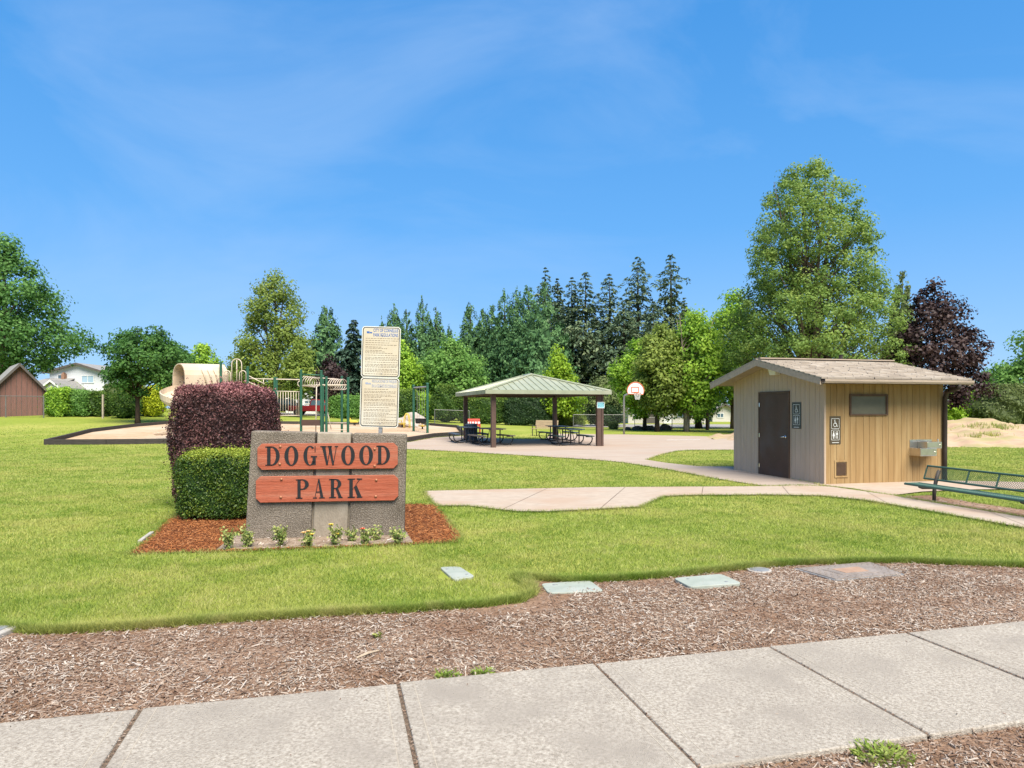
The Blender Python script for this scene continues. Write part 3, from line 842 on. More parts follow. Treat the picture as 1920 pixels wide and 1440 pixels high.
def ring(cx, cz, ax, az, ix, iz, a0, a1, n=28):
    """strip between an outer and an inner ellipse"""
    qs = []
    for i in range(n):
        t0, t1 = a0 + (a1 - a0) * i / n, a0 + (a1 - a0) * (i + 1) / n
        qs.append([(cx + ax * math.cos(t0), cz + az * math.sin(t0)), (cx + ax * math.cos(t1), cz + az * math.sin(t1)),
                   (cx + ix * math.cos(t1), cz + iz * math.sin(t1)), (cx + ix * math.cos(t0), cz + iz * math.sin(t0))])
    return qs
def rect(x0, z0, x1, z1): return [[(x0, z0), (x1, z0), (x1, z1), (x0, z1)]]
def glyph(ch):
    """high-contrast serif capitals in a unit box: thick stems, hairline serifs"""
    h = .055
    q = []
    if ch in "DPRK":
        q += rect(.12, 0, .36, 1) + rect(0, 0, .50, h) + rect(0, 1 - h, .50, 1)
    if ch == "D":
        q += ring(.42, .5, .58, .5, .32, .5 - h, -PI / 2, PI / 2) + rect(.3, 0, .43, h) + rect(.3, 1 - h, .43, 1)
    if ch == "O":
        q += ring(.5, .5, .5, .52, .22, .52 - h, 0, 2 * PI, 40)
    if ch == "G":
        q += ring(.5, .5, .5, .52, .22, .52 - h, .28 * PI, 1.80 * PI, 34) + rect(.70, .02, .94, .42) + rect(.56, .42, 1.04, .42 + h) + rect(.86, .68, .92, 1.0)
    if ch == "P":
        q += ring(.46, .73, .52, .27, .24, .27 - h, -PI / 2, PI / 2) + rect(.3, 1 - h, .47, 1) + rect(.3, .46, .47, .46 + h)
    if ch == "R":
        q += ring(.44, .74, .46, .26, .20, .26 - h, -PI / 2, PI / 2) + rect(.3, 1 - h, .45, 1) + rect(.3, .48, .45, .48 + h)
        q += [[(.44, .52), (.66, .50), (.93, .05), (.70, .05)]] + rect(.66, 0, 1.0, h)
    if ch == "K":
        q += [[(.33, .40), (.36, .46), (.86, 1 - h), (.79, 1 - h)], [(.44, .54), (.62, .66), (.96, h), (.68, h)]] + rect(.62, 0, 1.02, h) + rect(.64, 1 - h, 1.0, 1)
    if ch == "A":
        q += [[(.14, h), (.19, h), (.50, .94), (.45, 1)], [(.42, 1), (.56, 1), (.90, h), (.64, h)]] + rect(.26, .30, .70, .30 + h) + rect(0, 0, .34, h) + rect(.54, 0, 1.02, h)
    if ch == "W":
        q += [[(.08, 1), (.28, 1), (.44, 0), (.34, 0)], [(.38, 0), (.42, 0), (.60, .95), (.55, .95)], [(.44, 1), (.62, 1), (.78, 0), (.68, 0)], [(.72, 0), (.76, 0), (.95, 1), (.91, 1)]]
        q += rect(0, 1 - h, .36, 1) + rect(.40, 1 - h, .66, 1) + rect(.82, 1 - h, 1.02, 1)
    return q

def name_board(x0, x1, y0, y1, letters, ly0, ly1, bolts, label):
    s0, s1 = wall_s(x0), wall_s(x1)
    z1, z0 = wall_z((x0 + x1) / 2, y0), wall_z((x0 + x1) / 2, y1)
    c = .055; th = .04
    poly = [(s0 + c, z0), (s1 - c, z0), (s1, z0 + c), (s1, z1 - c), (s1 - c, z1), (s0 + c, z1), (s0, z1 - c), (s0, z0 + c)]
    mb = MB().prism(poly, lambda s, z: (s, -.004, z), lambda s, z: (s, -.004 - th, z))
    b = mb.build("name_board", M_board, sign, bev=.004)
    b["label"] = label
    lz1, lz0 = wall_z(600, ly0), wall_z(600, ly1)
    for ch, a0, a1 in letters:
        p0, p1 = wall_s(a0), wall_s(a1)
        mb = MB()
        for q in glyph(ch):
            f0 = lambda x, z: (p0 + x * (p1 - p0), -.0035 - th, lz0 + z * (lz1 - lz0))
            f1 = lambda x, z: (p0 + x * (p1 - p0), -.0085 - th, lz0 + z * (lz1 - lz0))
            mb.prism(q, f0, f1)
        mb.build("letter", M_black, b)
    for (bx, by) in bolts:
        s, z = wall_s(bx), wall_z(bx, by)
        m2 = MB().lathe([(.018, 0), (.018, .006), (.011, .014), (.004, .016)], seg=10)
        o = m2.build("bolt", M_bolt, b, smooth=True); o.rotation_euler = (PI / 2, 0, 0); o.location = (s, -.004 - th, z)
zx = lambda x: 230 + x / 2.954
name_board(484, 746, 831, 879, [("D", zx(795), zx(874)), ("O", zx(900), zx(977)), ("G", zx(1005), zx(1077)), ("W", zx(1098), zx(1194)), ("O", zx(1213), zx(1288)), ("O", zx(1312), zx(1388)), ("D", zx(1407), zx(1482))],
           836, 871.5, [(527, 837), (526, 869.5), (703, 841.5), (703, 873)], "upper red board with the black word DOGWOOD")
name_board(481, 747, 891.5, 939.5, [("P", zx(963), zx(1036)), ("A", zx(1058), zx(1121)), ("R", zx(1147), zx(1221)), ("K", zx(1248), zx(1328))],
           897.5, 933.5, [(529, 898), (528, 931.5), (706, 899.5), (705, 930)], "lower red board with the black word PARK")

# ------------------------------------------------------------------ regulations sign on a post behind the wall
M_galv = pmat("galvanised_steel", (0.42, 0.41, 0.39), (0.30, 0.29, 0.28), scale=12, rough=0.5, metallic=.6)
M_signface = pmat("cream_sign_face", (0.55, 0.475, 0.35), (0.50, 0.42, 0.30), scale=3, rough=0.5, c3=(0.58, 0.54, 0.44), scale3=2)
M_signrim = pmat("sign_rim_cream", (0.68, 0.66, 0.58), (0.6, 0.58, 0.5), scale=6, rough=0.5)
M_signblue = pmat("sign_blue", (0.055, 0.13, 0.36), (0.05, 0.11, 0.30), scale=10, rough=0.5)
M_signfade = pmat("sign_blue_faded", (0.30, 0.33, 0.42), (0.26, 0.29, 0.38), scale=10, rough=0.5)
M_print = pmat("sign_print", (0.16, 0.12, 0.08), (0.2, 0.15, 0.1), scale=30, rough=0.6)
dS = 9.75
sp = ground_at(705, dS)
reg = thing("regulations_sign", "two cream park regulations panels on one post behind the stone sign", "sign", sp, 0)
reg.rotation_euler = (0, math.radians(1.6), 0)
MB().box((.02, .03, 1.4), (.05, .05, 2.9)).build("post", M_galv, reg)
def rrect(w, h, r, n=6):
    pts = []
    for (cx, cz, a0) in ((w / 2 - r, -h / 2 + r, -PI / 2), (w / 2 - r, h / 2 - r, 0), (-w / 2 + r, h / 2 - r, PI / 2), (-w / 2 + r, -h / 2 + r, PI)):
        for i in range(n + 1):
            a = a0 + PI / 2 * i / n; pts.append((cx + r * math.cos(a), cz + r * math.sin(a)))
    return pts
def plate(w, h, r, y0, y1): return MB().prism(rrect(w, h, r), lambda x, z: (x, y0, z), lambda x, z: (x, y1, z))
def reg_panel(cz, h, w, l1, l2, m_head, seed, label, x0=0.0):
    p = plate(w, h, .045, 0, -.006).build("sign_panel", M_signrim, reg); p.location = (x0, 0, cz)
    p["label"] = label
    plate(w - .024, h - .024, .038, -.006, -.0075).build("border", M_black, p)
    plate(w - .046, h - .046, .030, -.0075, -.009).build("face", M_signface, p)
    for txt, zz, ww in ((l1, h * .425, w * .64), (l2, h * .335, w * .64)):
        o = link("lettering", fit_text(txt, ww, h * .066), m_head, p); o.location = (w * .115, -.0098, zz)
    lg = MB().box((-w * .34, -.0098, h * .385), (w * .07, .001, h * .03)).box((-w * .265, -.0098, h * .378), (w * .06, .001, h * .02)).box((-w * .30, -.0099, h * .368), (w * .14, .001, h * .012))
    lg.build("logo", m_head, p)
    rs = random.Random(seed); mb = MB(); z = h * .265
    while z > -h * .45:
        x = -w * .40; end = w * (.41 if rs.random() < .6 else rs.uniform(-.05, .3))
        while x < end:
            l = rs.uniform(.012, .045)
            mb.box((x + l / 2, -.0096, z), (l, .0008, h * .0085)); x += l + .009
        z -= h * (.026 if rs.random() < .62 else .042)
    mb.build("small_print", M_print, p)["kind"] = "stuff"
    for zz in (h * .33, -h * .42):
        b = MB().lathe([(.009, 0), (.009, .004), (.004, .007)], seg=8).build("bolt", M_galv, p); b.rotation_euler = (PI / 2, 0, 0); b.location = (w * .03, -.009, zz)
k9 = F / dS
reg_panel(EYE + (HOR - 660) / k9, 95.5 / k9, 72.5 / k9, "CITY OF CORNELIUS", "PARK REGULATIONS", M_signblue, 3, "upper regulations panel headed in blue")
reg_panel(EYE + (HOR - 754.6) / k9, 93 / k9, 72.5 / k9, "REGULACIONES DE PARQUES", "EN LA CIUDAD DE CORNELIUS", M_signfade, 5, "lower Spanish regulations panel with faded heading")

# ------------------------------------------------------------------ clipped shrubs and roses by the sign
gb = G(396, 978)
hedge("clipped_shrub", "low clipped green shrub tight against the left end of the stone sign", (gb.x - .0, gb.y + .42, 0), (1.14, .95, 1.04), LM["box"], leaf=.030, n=30000, seed=5, p=7, rough=.05, cat="shrub", top_var=.65, core_var=.1)
pb = at(420, 900, 11.9)
hedge("clipped_shrub", "tall clipped dark purple shrub behind the green one", (pb.x + .02, 12.0, 0), (1.64, 1.25, 2.10), LM["loro"], leaf=.038, n=42000, seed=9, p=6, rough=.05, cat="shrub", top_var=.6, core_var=.1, twigs=60)

M_rose = leafmat("leaf_rose", gain=1.5, cols=[(0.05, 0.10, 0.02), (0.12, 0.17, 0.04), (0.24, 0.26, 0.08), (0.36, 0.34, 0.14)], trans=.3)
M_stem = pmat("rose_stem", (0.12, 0.13, 0.04), (0.10, 0.07, 0.03), scale=20, rough=.7)
M_yel = pmat("petal_yellow", (0.72, 0.58, 0.08), (0.70, 0.50, 0.12), scale=30, rough=.6)
M_coral = pmat("petal_coral", (0.70, 0.20, 0.11), (0.6, 0.15, 0.08), scale=30, rough=.6)
M_apric = pmat("petal_apricot", (0.72, 0.42, 0.12), (0.75, 0.6, 0.35), scale=40, rough=.6)
def rose(px, py, hpx, wpx, label, blooms=(), seed=1, n=170):
    b = G(px, py); k = F / b.y; h, w = hpx / k, wpx / k / 2
    rs = np.random.default_rng(seed); r2 = random.Random(seed)
    root = thing("rose_plant", label, "flower", b, 0, "young rose plants in front of the stone sign")
    mb = MB(); tips = []
    for i in range(8):
        a = r2.uniform(0, 6.28); q = Vector((math.cos(a) * w * r2.uniform(.3, 1), math.sin(a) * w * r2.uniform(.3, 1), h * r2.uniform(.55, .97)))
        mb.tube([(0, 0, -.02), (q.x * .4, q.y * .4, q.z * .5), q], [.005, .004, .002], 5); tips.append(q)
    mb.build("stems", M_stem, root)
    ti = rs.integers(0, 8, n); s = rs.random(n) ** .6
    T = np.array([t[:] for t in tips])
    p = T[ti] * np.stack([s, s, s * .9 + .1], 1) + rs.normal(0, .024, (n, 3)); p[:, 2] = np.maximum(p[:, 2], .015)
    ax = unit(rs.normal(0, 1, (n, 3)) + np.array([0, 0, .2])); nn = unit(rs.normal(0, .6, (n, 3)) + np.array([0, -.3, 1]))
    ln = rs.uniform(.025, .05, n)
    v, f = leaf_quads(p, ax, nn, ln, ln * .62)
    link("leaves", np_mesh("leaves", v, f, np.clip(rs.normal(.5, .25, n), 0, 1)), M_rose, root)
    for (dx, dz, m, r) in blooms:
        x, z = dx / k, dz / k
        mb = MB()
        for ringi, (nr, rad, el) in enumerate(((6, r, .35), (5, r * .75, .8), (3, r * .4, 1.2))):
            for i in range(nr):
                a = 6.283 * i / nr + ringi * .5; c, s_ = math.cos(a), math.sin(a)
                o = Vector((c * rad * math.cos(el), s_ * rad * math.cos(el), rad * math.sin(el)))
                t = Vector((-s_, c, 0)) * rad * .55
                mb.add([(0, 0, 0), o * .6 + t, o + t * .5 + Vector((0, 0, rad * .15)), o - t * .5 + Vector((0, 0, rad * .15)), o * .6 - t], [(0, 1, 2, 3, 4)])
        o = mb.build("bloom", m, root); o.location = (x, -w * .4, z)
        MB().tube([(x * .3, 0, 0), (x, -w * .4, z)], [.004, .003], 5).build("flower_stalk", M_stem, root)
rose(427, 1033, 52, 34, "pale leggy rose plant nearest the green shrub", seed=1, n=230)
rose(463, 1028, 42, 27, "second rose plant from the left, at the wall's left corner", seed=2, n=230)
rose(527, 1026, 42, 36, "bushy rose plant without blooms under the letter O of the sign", seed=3, n=280)
rose(577, 1027, 32, 34, "short rose plant with apricot blooms left of the middle pillar", [(-6, 28, M_apric, .035), (3, 31, M_apric, .03), (9, 25, M_yel, .03)], seed=4, n=240)
rose(627, 1024, 42, 30, "rose plant with two yellow blooms in front of the middle pillar", [(-5, 40, M_yel, .036), (6, 22, M_yel, .036)], seed=6, n=240)
rose(661, 1017, 30, 24, "small rose plant just right of the middle pillar", seed=7, n=150)
rose(684, 1023, 31, 26, "rose plant with one coral bloom", [(-3, 31, M_coral, .034)], seed=8, n=200)
rose(706, 1015, 28, 24, "small leafy rose plant between the coral rose and the last rose", seed=9, n=160)
rose(744, 1022, 35, 32, "rose plant at the right end of the stone sign", seed=10, n=260)

# ------------------------------------------------------------------ restroom building
M_tan = pmat("tan_siding", (0.47, 0.355, 0.26), (0.42, 0.315, 0.225), scale=3, rough=0.85, bump=0.35, bscale=40, stretch=(4, 4, .35), spec=.2)
M_tan_lit = pmat("tan_siding_lit", (0.325, 0.208, 0.092), (0.28, 0.175, 0.074), scale=3, rough=0.85, bump=0.35, bscale=40, stretch=(4, 4, .35), spec=.2, c3=(0.36, 0.245, 0.115), scale3=1.5)  # same tan siding, with the warm light on the side wall mixed into its colour
M_under = pmat("groove_wood", (0.16, 0.115, 0.07), (0.1, 0.07, 0.045), scale=10, rough=.9)
M_trim = pmat("grey_trim", (0.37, 0.29, 0.225), (0.28, 0.22, 0.17), scale=4, rough=.85, bump=.3, stretch=(.5, 3, 3))
M_soffit = pmat("soffit_wood", (0.36, 0.28, 0.2), (0.28, 0.21, 0.15), scale=4, rough=.9)
M_shake = leafmat("weathered_shake", [(0.23, 0.19, 0.15), (0.31, 0.26, 0.21), (0.39, 0.34, 0.28)], trans=0, rough=.95, spec=.1)
M_door = pmat("dark_brown_door", (0.075, 0.038, 0.025), (0.058, 0.03, 0.019), scale=3, rough=0.55, c3=(0.075, 0.052, 0.045), scale3=1.6, speck=(0.11, 0.09, 0.08), speck_scale=18, speck_lo=.66, speck_hi=.80)
M_frame = pmat("brown_frame", (0.11, 0.065, 0.04), (0.08, 0.048, 0.03), scale=8, rough=.7)
M_steel = pmat("stainless_steel", (0.62, 0.58, 0.50), (0.5, 0.46, 0.40), scale=5, rough=0.28, metallic=.9)
M_chrome = pmat("chrome", (0.75, 0.75, 0.75), (0.65, 0.65, 0.65), scale=5, rough=0.18, metallic=1.0)
M_frost = pmat("wire_glass", (0.15, 0.135, 0.09), (0.105, 0.095, 0.066), scale=2.5, rough=0.4, spec=.35)
M_pipe = pmat("dark_downspout", (0.045, 0.033, 0.026), (0.03, 0.022, 0.018), scale=8, rough=.6)
M_signdark = pmat("restroom_sign_dark", (0.055, 0.06, 0.052), (0.045, 0.05, 0.043), scale=10, rough=.5)
M_signbr = pmat("restroom_sign_brown", (0.085, 0.065, 0.038), (0.07, 0.052, 0.03), scale=10, rough=.5)
M_white = pmat("white_paint", (0.72, 0.72, 0.68), (0.62, 0.62, 0.58), scale=8, rough=.5)

rc = G(1546, 910); RA = math.radians(13.4)
rest = thing("restroom_building", "small tan restroom building with brown door and shake roof", "building", rc, RA)
cx_, sx_ = math.cos(RA), math.sin(RA)
def along_x(px):   # local x on the side wall plane (y=0) under a pixel column
    k = (px - 960) / F; return (k * rc.y - rc.x) / (cx_ - k * sx_)
def along_y(px):   # local y on the gable wall plane (x=0)
    k = (px - 960) / F; return (k * rc.y - rc.x) / (-sx_ - k * cx_)
LX, LY = along_x(1768), along_y(1376)
def z_x(px, py): return EYE - (py - HOR) / F * (rc.y + sx_ * along_x(px))
def z_y(px, py): return EYE - (py - HOR) / F * (rc.y + cx_ * along_y(px))
OX, OY, OXR, OYB = .48, .50, .20, .36          # roof overhangs: gable side, front eave, far gable, back eave
EAVE, RIDGE = 2.36, 2.90
ym = LY / 2
slope = (RIDGE - EAVE) / (ym + OY)
def roof_z(y): return RIDGE - slope * abs(y - ym)
# carcass inside the siding
mb = MB()
poly = [(0.02, 0), (LY - .02, 0), (LY - .02, roof_z(LY) - .12), (ym, RIDGE - .12), (.02, roof_z(0) - .12)]
mb.prism(poly, lambda y, z: (.02, y, z), lambda y, z: (LX - .02, y, z))
mb.build("wall_core", M_under, rest)
# gable wall planks: vertical grooved boards, each its own piece, cut short over the door
dy0, dy1 = along_y(1479.5), along_y(1426)
dzt = (z_y(1479, 737.5) + z_y(1427, 738)) / 2
wdt = .152; y = 0.0; k = 0
edges = [0.0]
while edges[-1] < LY - .05:
    edges.append(min(LY, edges[-1] + (.152 if len(edges) % 3 else .20)))
def gable_plank(a, b, zb):
    g = .004
    ys = [a + g, b - g] if not (a < ym < b) else [a + g, ym, b - g]
    polyp = [(a + g, zb), (b - g, zb)] + [(yy, roof_z(yy) - .05) for yy in reversed(ys)]
    MB().prism(polyp, lambda y, z: (.02, y, z), lambda y, z: (-.006, y, z)).build("plank", M_tan, rest)
for a, b in zip(edges[:-1], edges[1:]):
    lo, hi = dy0 - .04, dy1 + .04
    if b <= lo or a >= hi: gable_plank(a, b, .0)
    else:
        if a < lo - .02: gable_plank(a, lo, .0)
        if b > hi + .02: gable_plank(hi, b, .0)
        gable_plank(max(a, lo), min(b, hi), dzt + .05)
edges = [0.0]
while edges[-1] < LX - .05:
    edges.append(min(LX, edges[-1] + (.152 if len(edges) % 3 else .20)))
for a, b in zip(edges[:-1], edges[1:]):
    MB().b2((a + .004, .02, 0), (b - .004, -.006, roof_z(0) - .05)).build("plank", M_tan_lit, rest)
for a, b in zip(edges[:-1], edges[1:]):
    MB().b2((a + .004, LY - .02, 0), (b - .004, LY + .006, roof_z(0) - .05)).build("plank", M_tan, rest)
MB().b2((LX - .02, 0, 0), (LX + .006, LY, roof_z(0) - .06)).build("far_wall", M_tan, rest)
MB().b2((-.016, -.012, 0), (.03, .045, roof_z(0) - .06)).build("corner_board", M_tan, rest, bev=.003)
# roof: deck, fascia, shakes
x0, x1 = -OX, LX + OXR
yf, yb = -OY, LY + OYB
mb = MB()
for (ya, yb_) in ((yf, ym), (ym, yb)):
    za, zb = roof_z(ya), roof_z(yb_)
    mb.hexa([(x0, ya, za - .07), (x1, ya, za - .07), (x1, yb_, zb - .07), (x0, yb_, zb - .07)], [(x0, ya, za - .02), (x1, ya, za - .02), (x1, yb_, zb - .02), (x0, yb_, zb - .02)])
mb.build("roof_deck", M_soffit, rest)
for xx in (x0 - .03, x1):
    for (ya, yb_) in ((yf - .01, ym), (ym, yb + .01)):
        za, zb = roof_z(ya), roof_z(yb_)
        mb = MB().hexa([(xx, ya, za - .15), (xx + .03, ya, za - .15), (xx + .03, yb_, zb - .15), (xx, yb_, zb - .15)], [(xx, ya, za + .0), (xx + .03, ya, za + .0), (xx + .03, yb_, zb + .0), (xx, yb_, zb + .0)])
        mb.build("barge_board", M_trim, rest)
MB().b2((x0, yf - .03, roof_z(yf) - .13), (x1, yf - .002, roof_z(yf) - .012)).build("fascia", M_pipe, rest)
gut = MB(); 
prof = [(0, 0), (-.09, 0), (-.11, .04), (-.11, .085), (-.10, .085), (-.095, .045), (-.08, .012), (0, .012)]
gut.prism(prof, lambda a, b: (x0, yf - .032 + a, roof_z(yf) - .12 + b), lambda a, b: (x1, yf - .032 + a, roof_z(yf) - .12 + b))
gut.build("gutter", M_trim, rest)
rows = 13; run = ym + OY
for r in range(rows):
    ya = yf - .05 + r * run / rows; yb_ = ya + run / rows * 1.35
    x = x0 - .02 - R.uniform(0, .12)
    while x < x1 + .02:
        w = R.uniform(.16, .29)
        xa, xb = max(x, x0 - .035), min(x + w, x1 + .035)
        if xb - xa > .04:
            j = R.uniform(-.025, .02); ta = .024 + R.uniform(0, .008); g = .004
            zt = lambda yy, t: (RIDGE - slope * (ym - yy)) + t
            mb = MB().hexa([(xa + g, ya + j, zt(ya + j, -.012)), (xb - g, ya + j, zt(ya + j, -.012)), (xb - g, yb_, zt(yb_, -.018)), (xa + g, yb_, zt(yb_, -.018))],
                           [(xa + g, ya + j, zt(ya + j, ta)), (xb - g, ya + j, zt(ya + j, ta)), (xb - g, yb_, zt(yb_, .004)), (xa + g, yb_, zt(yb_, .004))])
            me = mb.mesh("shingle"); a = me.attributes.new("var", 'FLOAT', 'FACE'); vv = R.betavariate(3, 3); a.data.foreach_set("value", [vv] * len(me.polygons))
            link("shingle", me, M_shake, rest)
        x += w
mb = MB(); mb.hexa([(x0 - .03, ym, RIDGE - .01), (x1 + .03, ym, RIDGE - .01), (x1 + .03, yb + .04, roof_z(yb) - .02), (x0 - .03, yb + .04, roof_z(yb) - .02)],
                   [(x0 - .03, ym, RIDGE + .025), (x1 + .03, ym, RIDGE + .025), (x1 + .03, yb + .04, roof_z(yb) + .02), (x0 - .03, yb + .04, roof_z(yb) + .02)])
me = mb.mesh("back_shingles"); a = me.attributes.new("var", 'FLOAT', 'FACE'); a.data.foreach_set("value", [.45] * len(me.polygons)); link("back_roof_slope", me, M_shake, rest)
MB().box((LX / 2 - .1, ym, RIDGE + .035), (LX + OX + OXR + .04, .22, .03)).build("ridge_cap", M_trim, rest)
vx = along_x(1650)
MB().lathe([(.16, 0), (.05, .02), (.045, .14), (.055, .14), (.055, .16)], seg=14).build("roof_vent_pipe", M_pipe, rest, loc=(1.95, ym + .05, RIDGE + .01))
# door on the gable wall
door = MB().b2((-.030, dy0, .015), (.01, dy1, dzt - .005)).build("door", M_door, rest)
mb = MB()
for (a, b, za, zb) in ((dy0 - .045, dy0 - .003, 0, dzt + .045), (dy1 + .003, dy1 + .045, 0, dzt + .045), (dy0 - .003, dy1 + .003, dzt, dzt + .045)):
    mb.b2((-.036, a, za), (.01, b, zb))
mb.build("door_frame", M_frame, rest)
hy = dy0 + .09; hz = (z_y(1472, 819))
hd = MB().tube([(-.03, hy, hz), (-.045, hy, hz)], .034, 14).tube([(-.045, hy, hz), (-.085, hy, hz), (-.09, hy + .03, hz), (-.09, hy + .14, hz - .01)], [.014, .014, .013, .011], 8)
hd.build("handle", M_chrome, door, smooth=True)
MB().tube([(-.03, hy + .005, z_y(1472, 803)), (-.036, hy + .005, z_y(1472, 803))], .022, 12).build("lock", M_frame, door)
for zz in (.25, 1.02, dzt - .28):
    MB().tube([(-.036, dy1 + .002, zz - .05), (-.036, dy1 + .002, zz + .05)], .011, 8).build("hinge", M_chrome, door)
# restroom signs
def dot(cx, cz, r, n=14): return [(cx + r * math.cos(6.283 * i / n), cz + r * math.sin(6.283 * i / n)) for i in range(n)]
def restroom_sign(o_at, w, h, m, label):
    p = plate(w, h, .006, 0, -.008).build("restroom_sign", m, rest)
    o_at(p); p["label"] = label
    bw = w * .74
    for cz in (h * .235, -h * .175):
        fr = MB(); hh = h * .185
        out, inn = rrect(bw, hh * 2, .02), rrect(bw - .016, hh * 2 - .016, .014)
        n = len(out)
        fr.add([(x, -.0095, z + cz) for x, z in out] + [(x, -.0095, z + cz) for x, z in inn], [(i, (i + 1) % n, n + (i + 1) % n, n + i) for i in range(n)])
        fr.build("pictogram_frame", M_white, p)
    mb = MB(); s = h * .165; cz = h * .235
    P = lambda x, z: (x * s, -.0095, cz + z * s)
    def poly(pts): mb.add([P(*q) for q in pts], [tuple(range(len(pts)))])
    poly(dot(-.12, .72, .13)); poly([(-.20, .55), (-.06, .55), (-.02, .0), (-.16, .0)]); poly([(-.14, .12), (.30, .12), (.30, -.02), (-.14, -.02)]); poly([(.18, .02), (.32, .06), (.52, -.55), (.38, -.58)])
    poly([(.40, -.60), (.62, -.52), (.64, -.62), (.42, -.70)]); poly([(-.1, .36), (.22, .36), (.22, .26), (-.1, .26)])
    for q in ring(-.06, -.28, .44, .44, .33, .33, .55 * PI, 2.02 * PI, 18): poly(q)
    mb.build("wheelchair_pictogram", M_white, p)
    mb = MB(); cz = -h * .175
    for dx, wom in ((-.42, True), (.42, False)):
        poly(dot(dx, .68, .14))
        if wom: poly([(dx - .12, .48), (dx + .12, .48), (dx + .30, -.25), (dx - .30, -.25)])
        else: poly([(dx - .22, .48), (dx + .22, .48), (dx + .20, -.10), (dx - .20, -.10)])
        poly([(dx - .15, -.22), (dx - .02, -.22), (dx - .03, -.80), (dx - .13, -.80)]); poly([(dx + .02, -.22), (dx + .15, -.22), (dx + .13, -.80), (dx + .03, -.80)])
    poly([(-.03, .75), (.03, .75), (.03, -.8), (-.03, -.8)])
    mb.build("people_pictogram", M_white, p)
    mb = MB(); x = -w * .30
    while x < w * .28:
        mb.box((x + .012, -.009, -h * .445), (.016, .001, h * .028)); x += .022
    mb.build("lettering_line", M_white, p)
gy0, gy1 = along_y(1503), along_y(1486)
def put_gable(p): p.rotation_euler = (0, 0, -PI / 2); p.location = (-.008, (gy0 + gy1) / 2, z_y(1494, 779))
restroom_sign(put_gable, abs(gy1 - gy0), .62, M_signdark, "dark restroom sign beside the door")
sx0, sx1 = along_x(1555), along_x(1575.5)
def put_side(p): p.location = ((sx0 + sx1) / 2, -.008, z_x(1565, 806.5))
restroom_sign(put_side, sx1 - sx0, .62, M_signbr, "brown restroom sign on the side wall")
# window
wx0, wx1 = along_x(1592), along_x(1663); wz1, wz0 = z_x(1627, 739), z_x(1627, 779)
win = MB()
t = .05
for (a, b, za, zb) in ((wx0, wx1, wz1 - t, wz1), (wx0, wx1, wz0, wz0 + t * .7), (wx0, wx0 + t * .7, wz0 + t * .7, wz1 - t), (wx1 - t * .9, wx1, wz0 + t * .7, wz1 - t)):
    win.b2((a, -.04, za), (b, .0, zb))
wo = win.build("window", M_frame, rest)
MB().b2((wx0 + t * .6, -.016, wz0 + t * .6), (wx1 - t * .8, -.010, wz1 - t * .9)).build("pane", M_frost, wo)
# wall vent
vx0, vx1 = along_x(1564), along_x(1589); vz1, vz0 = z_x(1577, 863), z_x(1577, 895)
mb = MB()
for (a, b, za, zb) in ((vx0, vx1, vz1 - .035, vz1), (vx0, vx1, vz0, vz0 + .035), (vx0, vx0 + .035, vz0 + .035, vz1 - .035), (vx1 - .035, vx1, vz0 + .035, vz1 - .035)):
    mb.b2((a, -.022, za), (b, 0, zb))
vo = mb.build("wall_vent", M_tan_lit, rest)
MB().b2((vx0 + .05, -.012, vz0 + .05), (vx1 - .05, -.008, vz1 - .05)).build("backing", M_under, vo)
z = vz0 + .055
while z < vz1 - .05:
    MB().box(((vx0 + vx1) / 2, -.014, z), (vx1 - vx0 - .10, .012, .009), rx=.5).build("louvre", M_frame, vo); z += .020
# light under the gable peak, downspout
lp = along_y(1458)
MB().hexa([(-.02, lp - .12, z_y(1458, 703)), (-.14, lp - .12, z_y(1458, 703)), (-.14, lp + .12, z_y(1458, 703)), (-.02, lp + .12, z_y(1458, 703))],
          [(-.006, lp - .15, z_y(1458, 692)), (-.17, lp - .15, z_y(1458, 692)), (-.17, lp + .15, z_y(1458, 692)), (-.006, lp + .15, z_y(1458, 692))]).build("wall_light", M_signrim, rest)
ez = roof_z(yf) - .12
MB().tube([(LX - .16, yf - .08, ez), (LX - .15, yf - .07, ez - .07), (LX - .05, -.16, ez - .16), (LX - .01, -.07, ez - .28), (LX - .01, -.06, .75), (LX - .01, -.06, .03)], .05, 10).build("downspout", M_pipe, rest, smooth=True)

# drinking fountain: two basins on a steel back plate, hung on the side wall
fx0, fx1 = along_x(1705), along_x(1738); 
fb = thing("drinking_fountain", "two level stainless steel drinking fountain on the side wall", "fountain", rc + Vector((cx_ * fx0, sx_ * fx0, 0)), RA)
zt = z_x(1720, 824)
MB().b2((0, -.018, zt - .34), (.60, -.008, zt)).build("back_plate", M_steel, fb)
def basin(xa, xb, z0, z1, dpt, nm):
    mb = MB().b2((xa, -.018 - dpt, z0), (xb, -.019, z0 + .02))
    mb.b2((xa, -.018 - dpt, z0 + .02), (xa + .012, -.019, z1)).b2((xb - .10, -.018 - dpt, z0 + .02), (xb, -.019, z1)).b2((xa + .012, -.018 - dpt, z0 + .02), (xb - .10, -.018 - dpt + .012, z1))
    b = mb.build(nm, M_steel, fb, bev=.006)
    MB().tube([(xb - .05, -.018 - dpt * .8, z1), (xb - .05, -.018 - dpt * .8, z1 + .045), (xb - .08, -.018 - dpt * .8, z1 + .055)], .013, 8).build("bubbler", M_chrome, b)
    MB().tube([(xb - .045, -.018 - dpt, (z0 + z1) / 2), (xb - .045, -.018 - dpt - .014, (z0 + z1) / 2)], .018, 10).build("push_button", M_chrome, b)
z_lo0, z_lo1 = z_x(1725, 855), z_x(1725, 841.5)
basin(-.02, .42, z_lo0 + .02, z_lo1 + .03, .32, "lower_basin")
basin(.20, .60, z_lo1 + .02, z_lo1 + .17, .28, "upper_basin")

